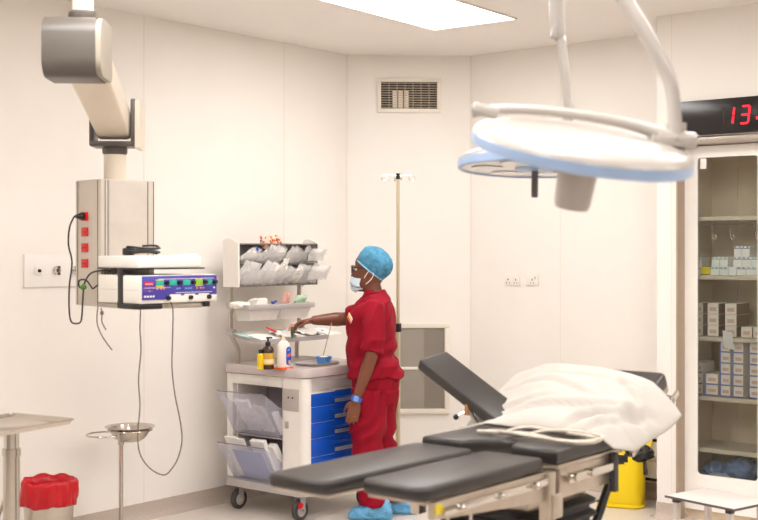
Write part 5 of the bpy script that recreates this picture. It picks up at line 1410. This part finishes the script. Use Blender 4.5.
tag(o.build('yellow_box', [mat('box_yellow', (246, 222, 24), .5), mat('print_brown', (130, 100, 40), .5)], None, loc=KP(cab_x(701.3, D), D - .01, z2), rotz=ROT), 'bright yellow box at the front of the second cabinet shelf', 'box')
z2b = z2 + h1 + .0006
mids = [(691, 701.5, 'green'), (711.5, 719.3, 'green'), (719.7, 727.5, 'green'), (733, 741.8, 'violet'), (742.2, 751, 'violet'), (751.4, 757.4, 'green'), (757.8, 766, 'green')]
for i, (a, b, k) in enumerate(mids):
    abox('medicine_box', cab_x(a, D), D, z2b, wpx(a, b), .12, h1 * 1.15, k, 'small white medicine box, %s from the left in the middle row of second shelf' % ORD[i], 'medicine boxes on the second shelf')
z2c = z2b + h1 * 1.15 + .0006
for i, (a, b) in enumerate(((734, 741.7), (742, 749.6))):
    abox('medicine_box', cab_x(a, D), D, z2c, wpx(a, b), .12, h1 * 1.25, 'violet', 'white medicine box with violet print, %s of the two topmost on second shelf' % ('left' if i == 0 else 'right'), 'medicine boxes on the second shelf')
# third shelf: cartons three high
z3 = shz[2] + .0023; h3 = cab_Y(715, D) / F * 11.0
ROWN = ['bottom', 'middle', 'top']
for c, (a, b) in enumerate(((692.5, 703), (707.5, 718.5), (725, 736.5))):
    for r_ in range(3):
        abox('gauze_carton', cab_x(a, D), D, z3 + r_ * (h3 + .0006), wpx(a, b), .20, h3, 'carton', 'pale printed carton, %s of the %s stack from left on the third shelf' % (ROWN[r_], ORD[c]), 'cartons on the third shelf')
for i, (a, b) in enumerate(((741, 752), (753, 764))):
    abox('gauze_carton', cab_x(a, D), D, z3, wpx(a, b), .16, h3 * .98, 'carton', 'single pale carton on the third shelf, %s right of the stacks' % ('just' if i == 0 else 'second'), 'cartons on the third shelf')
# fourth shelf
z4 = shz[3] + .0023; h4 = cab_Y(730, D) / F * 11.0
for c, (a, b, n_) in enumerate(((692, 702.3, 3), (704.5, 718, 2), (719.8, 730.2, 5), (732.4, 743.2, 5), (748.7, 759.5, 5))):
    for r_ in range(n_):
        abox('blue_edged_carton', cab_x(a, D), D, z4 + r_ * (h4 + .0006), wpx(a, b), .18, h4, 'blue', 'blue-edged carton, %s from the bottom in the %s stack of the fourth shelf' % (ORD[r_], ORD[c]), 'blue-edged cartons on the fourth shelf')
# paper note hanging from the third shelf edge
m = MB(); xa = cab_x(722, .03); wn = wpx(721, 731, .03)
m.grid(lambda u, v: V((xa + u * wn + .012 * (1 - v), .037 - .006 * math.sin(v * 3), cab_z(330.5, 725, .03) - (1 - v) * .105 + .01 * u * -1)), 4, 6, .0008)
o = m.build('paper_note', M_paper, None, loc=(cw.x, cw.y, 0), rotz=ROT); tag(o, 'white paper note taped to the edge of the third cabinet shelf', 'note')
# blue bags at the cabinet bottom
M_bag = mat('blue_bag', (108, 134, 176), .3, var=.25, scale=14, bump=.5, bscale=26)
M_bag2 = mat('pale_bag', (196, 204, 216), .3, var=.15, scale=14, bump=.5, bscale=26)
for i, (a, b, hz_, mm, lab) in enumerate(((699, 724, .11, M_bag, 'crumpled blue plastic bag at the bottom of the cabinet, left'), (722, 752, .15, M_bag, 'crumpled blue plastic bag at the bottom of the cabinet, right'), (708, 730, .06, M_bag2, 'pale crumpled plastic wrap between the blue bags in the cabinet bottom'))):
    m = MB(); wx = wpx(a, b, .1)
    b_ = bmesh.new(); bmesh.ops.create_icosphere(b_, subdivisions=4, radius=1)
    for v_ in b_.verts:
        n_ = noise.noise(v_.co * 2.2 + V((i * 7, 0, 0))) * .28 + noise.noise(v_.co * 5 + V((0, i * 5, 0))) * .12
        v_.co = v_.co * (1 + n_); v_.co = V((v_.co.x * wx * .52, v_.co.y * (.10 if i < 2 else .045), max(0, v_.co.z * .5 + .5) * hz_))
    m._merge(b_); tag(m.build('plastic_bag', mm, None, ang=50, loc=KP((cab_x(a, .1) + cab_x(b, .1)) / 2, .19 if i < 2 else .10, .2255), rotz=ROT), lab, 'bag')

# ================================================================== CLOCK above the cabinet
ck = thing('digital_clock', 'long black digital wall display with red digits above the cabinet', 'clock', RP(OP0, -.093, 2.335), ROT)
M_clk = mat('clock_black', (26, 22, 22), .25, var=.05)
M_led = mat('red_digit', (230, 16, 40), .4, emit=(255, 16, 44), estr=1.6)
M_ledoff = mat('unlit_digit', (46, 34, 32), .35)
kx0 = -.0; kw_, kh = .95, .212
m = MB(); m.span(0.02, kw_, -.03, 0, .004, kh, .004); m.build('clock_case', M_clk, ck)
def ckx(px):
    u = (px - CX) / F; p = RP(OP0, -.093) - V((ey.x, ey.y, 0)) * .03; return (u * p.y - p.x) / (er.x - u * er.y)
def ckz(py, px):
    p = RP(OP0, -.093); Y = p.y + ckx(px) * er.y; return CAMZ - (py - HY) / F * Y - 2.335
def digit(x, z, w_, h, segs, mm, lab):
    """Slanted seven-segment digit; x, z its lower left corner."""
    t = h * .115; sl = .12
    def S(u, v): return V((x + u * w_ + sl * v * h, -.0315, z + v * h))
    P = {'a': ((0, 1), (1, 1)), 'g': ((0, .5), (1, .5)), 'd': ((0, 0), (1, 0)), 'f': ((0, .5), (0, 1)), 'b': ((1, .5), (1, 1)), 'e': ((0, 0), (0, .5)), 'c': ((1, 0), (1, .5))}
    m = MB()
    for s_ in segs:
        a, b = S(*P[s_][0]), S(*P[s_][1]); d = b - a; L_ = d.length; d.normalize(); a2, b2 = a + d * t * .35, b - d * t * .35
        nrm = V((d.z, 0, -d.x)) * t * .5
        poly = [a + d * t * .1, a2 + nrm + d * t * .25, b2 + nrm - d * t * .25, b - d * t * .1, b2 - nrm - d * t * .25, a2 - nrm + d * t * .25]
        m.loft([[p + V((0, -.0012, 0)) for p in poly], [p + V((0, .002, 0)) for p in poly]])
    m.build(lab, mm, ck)
dz0, dz1 = ckz(123.5, 745), ckz(106.5, 745)
dx1, dx3 = ckx(724.5), ckx(740.0); dw = ckx(748.2) - ckx(740.0)
digit(dx1, dz0, dw, dz1 - dz0, 'bc', M_led, 'digit')
digit(dx3, dz0, dw, dz1 - dz0, 'abgcd', M_led, 'digit')
m = MB()
for v_ in (.25,): m.box((ckx(757.5), -.031, dz0 + (dz1 - dz0) * v_), (.016, .003, .016), None, .001)
m.build('digit_dot', M_led, ck)
m = MB()
m.span(ckx(723), ckx(724.2), -.0305, -.029, dz0, dz1)
m.build('unlit_segment', M_ledoff, ck)

# ================================================================== low drawers, yellow bin, step stool
wd = thing('drawer_unit', 'low white wall drawer unit with dark gaps behind the yellow bin', 'drawers', RP(2.19, -.45, 0), ROT)
hx_ = .225
m = MB(); m.span(-hx_, hx_, .012, .145, .15, .56, .004); m.build('carcass', M_cream, wd)
for za, zb in ((.165, .272), (.28, .405), (.422, .55)):
    m = MB(); m.span(-hx_, hx_, -.004, .012, za, zb, .003); d = m.build('drawer', M_cabw, wd)
m = MB(); m.span(-hx_ - .002, hx_ + .002, -.007, .004, .404, .423, .002); m.build('top_groove', M_black, wd)
m = MB(); m.span(-hx_, hx_, -.006, .02, .148, .165, .002); m.build('bottom_strip', M_black, wd)
for x in (-hx_ + .02, hx_ - .02):
    m = MB(); m.span(x - .015, x + .015, .03, .13, 0, .15, .003); m.build('foot', M_rubber, wd)

yb_p = at(624, 505, 7.76)
yb2 = thing('pedal_bin', 'bright yellow plastic pedal bin with black bag hanging over the rim', 'waste bin', (yb_p.x, 7.76, 0), R(-20))
M_ybin = mat('bin_yellow', (250, 218, 8), .38, var=.02)
M_bbag = mat('black_bag', (30, 27, 28), .28, var=.2, bump=.5, bscale=30)
BRx, BRy = .133, .12
m = MB(); m.loft([[V((x * k, y * k, z)) for x, y in rrect(-BRx, BRx, -BRy, BRy, .07)] for z, k in ((.0, .92), (.01, .96), (.32, 1.0), (.335, 1.01))]); m.build('bin_body', M_ybin, yb2)
m = MB(); m.loft([[V((x * k, y * k, z)) for x, y in rrect(-BRx, BRx, -BRy, BRy, .07)] for z, k in ((.01, 1.02), (.03, 1.02))], caps=False); m.build('base_band', M_ybin, yb2)
m = MB(); m.span(-.16, -.11, -.10, -.05, .012, .03, .006); m.mi = 1; m.span(-.165, -.13, -.10, -.055, .03, .036, .003); m.build('pedal', [M_ybin, M_black], yb2)
m = MB(); m.M = Matrix.Translation((.085, .06, .345)) @ Matrix.Rotation(R(72), 4, 'X'); m.loft([[V((x, y + .10, z)) for x, y in rrect(-.085, .085, -.10, .10, .06)] for z in (0, .02)]); m.build('lid', M_ybin, yb2)
m = MB(); rings = []
for i in range(14):
    u = i / 13; 
    ring_ = []
    for j in range(30):
        t = 2 * PI * j / 30
        k = 1.03 + .06 * noise.noise(V((math.cos(t) * 3, math.sin(t) * 3, u * 3)))
        zz = .345 - .14 * u * (0.45 + .55 * max(0, math.cos(t - .2))) + .012 * noise.noise(V((math.cos(t) * 4, math.sin(t) * 4, u * 6)))
        k += .10 * u * max(0, math.cos(t - .2)) * (1 + noise.noise(V((t * 3, u * 3, 2))))
        ring_.append(V((BRx * k * math.cos(t), BRy * k * math.sin(t), zz)))
    rings.append(ring_)
m.loft(rings, caps=False)
b_ = bmesh.new(); bmesh.ops.create_icosphere(b_, subdivisions=4, radius=1)
for v_ in b_.verts:
    v_.co *= 1 + .30 * noise.noise(v_.co * 2.4) + .14 * noise.noise(v_.co * 6)
    v_.co = V((.105 + .088 * v_.co.x, -.06 + .075 * v_.co.y, .35 + .055 * v_.co.z))
m._merge(b_); m.build('black_bag', M_bbag, yb2, ang=180)

sl, sn = at(665.5, 495, 5.878), at(734, 509, 5.56)
e1 = V((sn.x - sl.x, sn.y - sl.y)); L1_ = e1.length; e1.normalize(); e2 = V((-e1.y, e1.x))
ctr = V((sl.x, sl.y)) + e1 * L1_ / 2 + e2 * .15
st = thing('step_stool', 'low white topped step stool with grey edge at bottom right in front of cabinet', 'step stool', (ctr.x, ctr.y, 0), math.atan2(e1.y, e1.x))
hx, hy = L1_ / 2, .15; zt = .45
m = MB(); m.span(-hx, hx, -hy, hy, zt - .012, zt, .002); m.build('top', mat('stool_top', (226, 214, 208), .4, var=.02), st)
m = MB()
for (x0_, x1_, y0_, y1_) in ((-hx - .003, hx + .003, -hy - .003, -hy), (-hx - .003, hx + .003, hy, hy + .003), (-hx - .003, -hx, -hy, hy), (hx, hx + .003, -hy, hy)): m.span(x0_, x1_, y0_, y1_, zt - .012, zt - .001)
m.build('edge_band', mat('edge_dark', (96, 90, 90), .5), st)
for sx in (-1, 1):
    for sy in (-1, 1):
        m = MB(); m.span(sx * (hx - .045) - .014, sx * (hx - .045) + .014, sy * (hy - .03) - .014, sy * (hy - .03) + .014, .012, zt - .03, .002)
        lg = m.build('leg', mat('stool_leg', (222, 212, 206), .35, metal=.2), st)
        m = MB(); m.span(sx * (hx - .045) - .016, sx * (hx - .045) + .016, sy * (hy - .03) - .016, sy * (hy - .03) + .016, 0, .012, .002); m.build('rubber_foot', M_rubber, lg)
        m = MB(); m.span(sx * (hx - .045) - .016, sx * (hx - .045) + .016, sy * (hy - .03) - .016, sy * (hy - .03) + .016, zt - .032, zt - .012, .002); m.build('corner_block', M_rubber, lg)
for sy in (-1, 1):
    m = MB(); m.span(-hx + .045, hx - .045, sy * (hy - .03) - .01, sy * (hy - .03) + .01, .14, .165, .002); m.build('stretcher', MATS['stool_leg'], st)
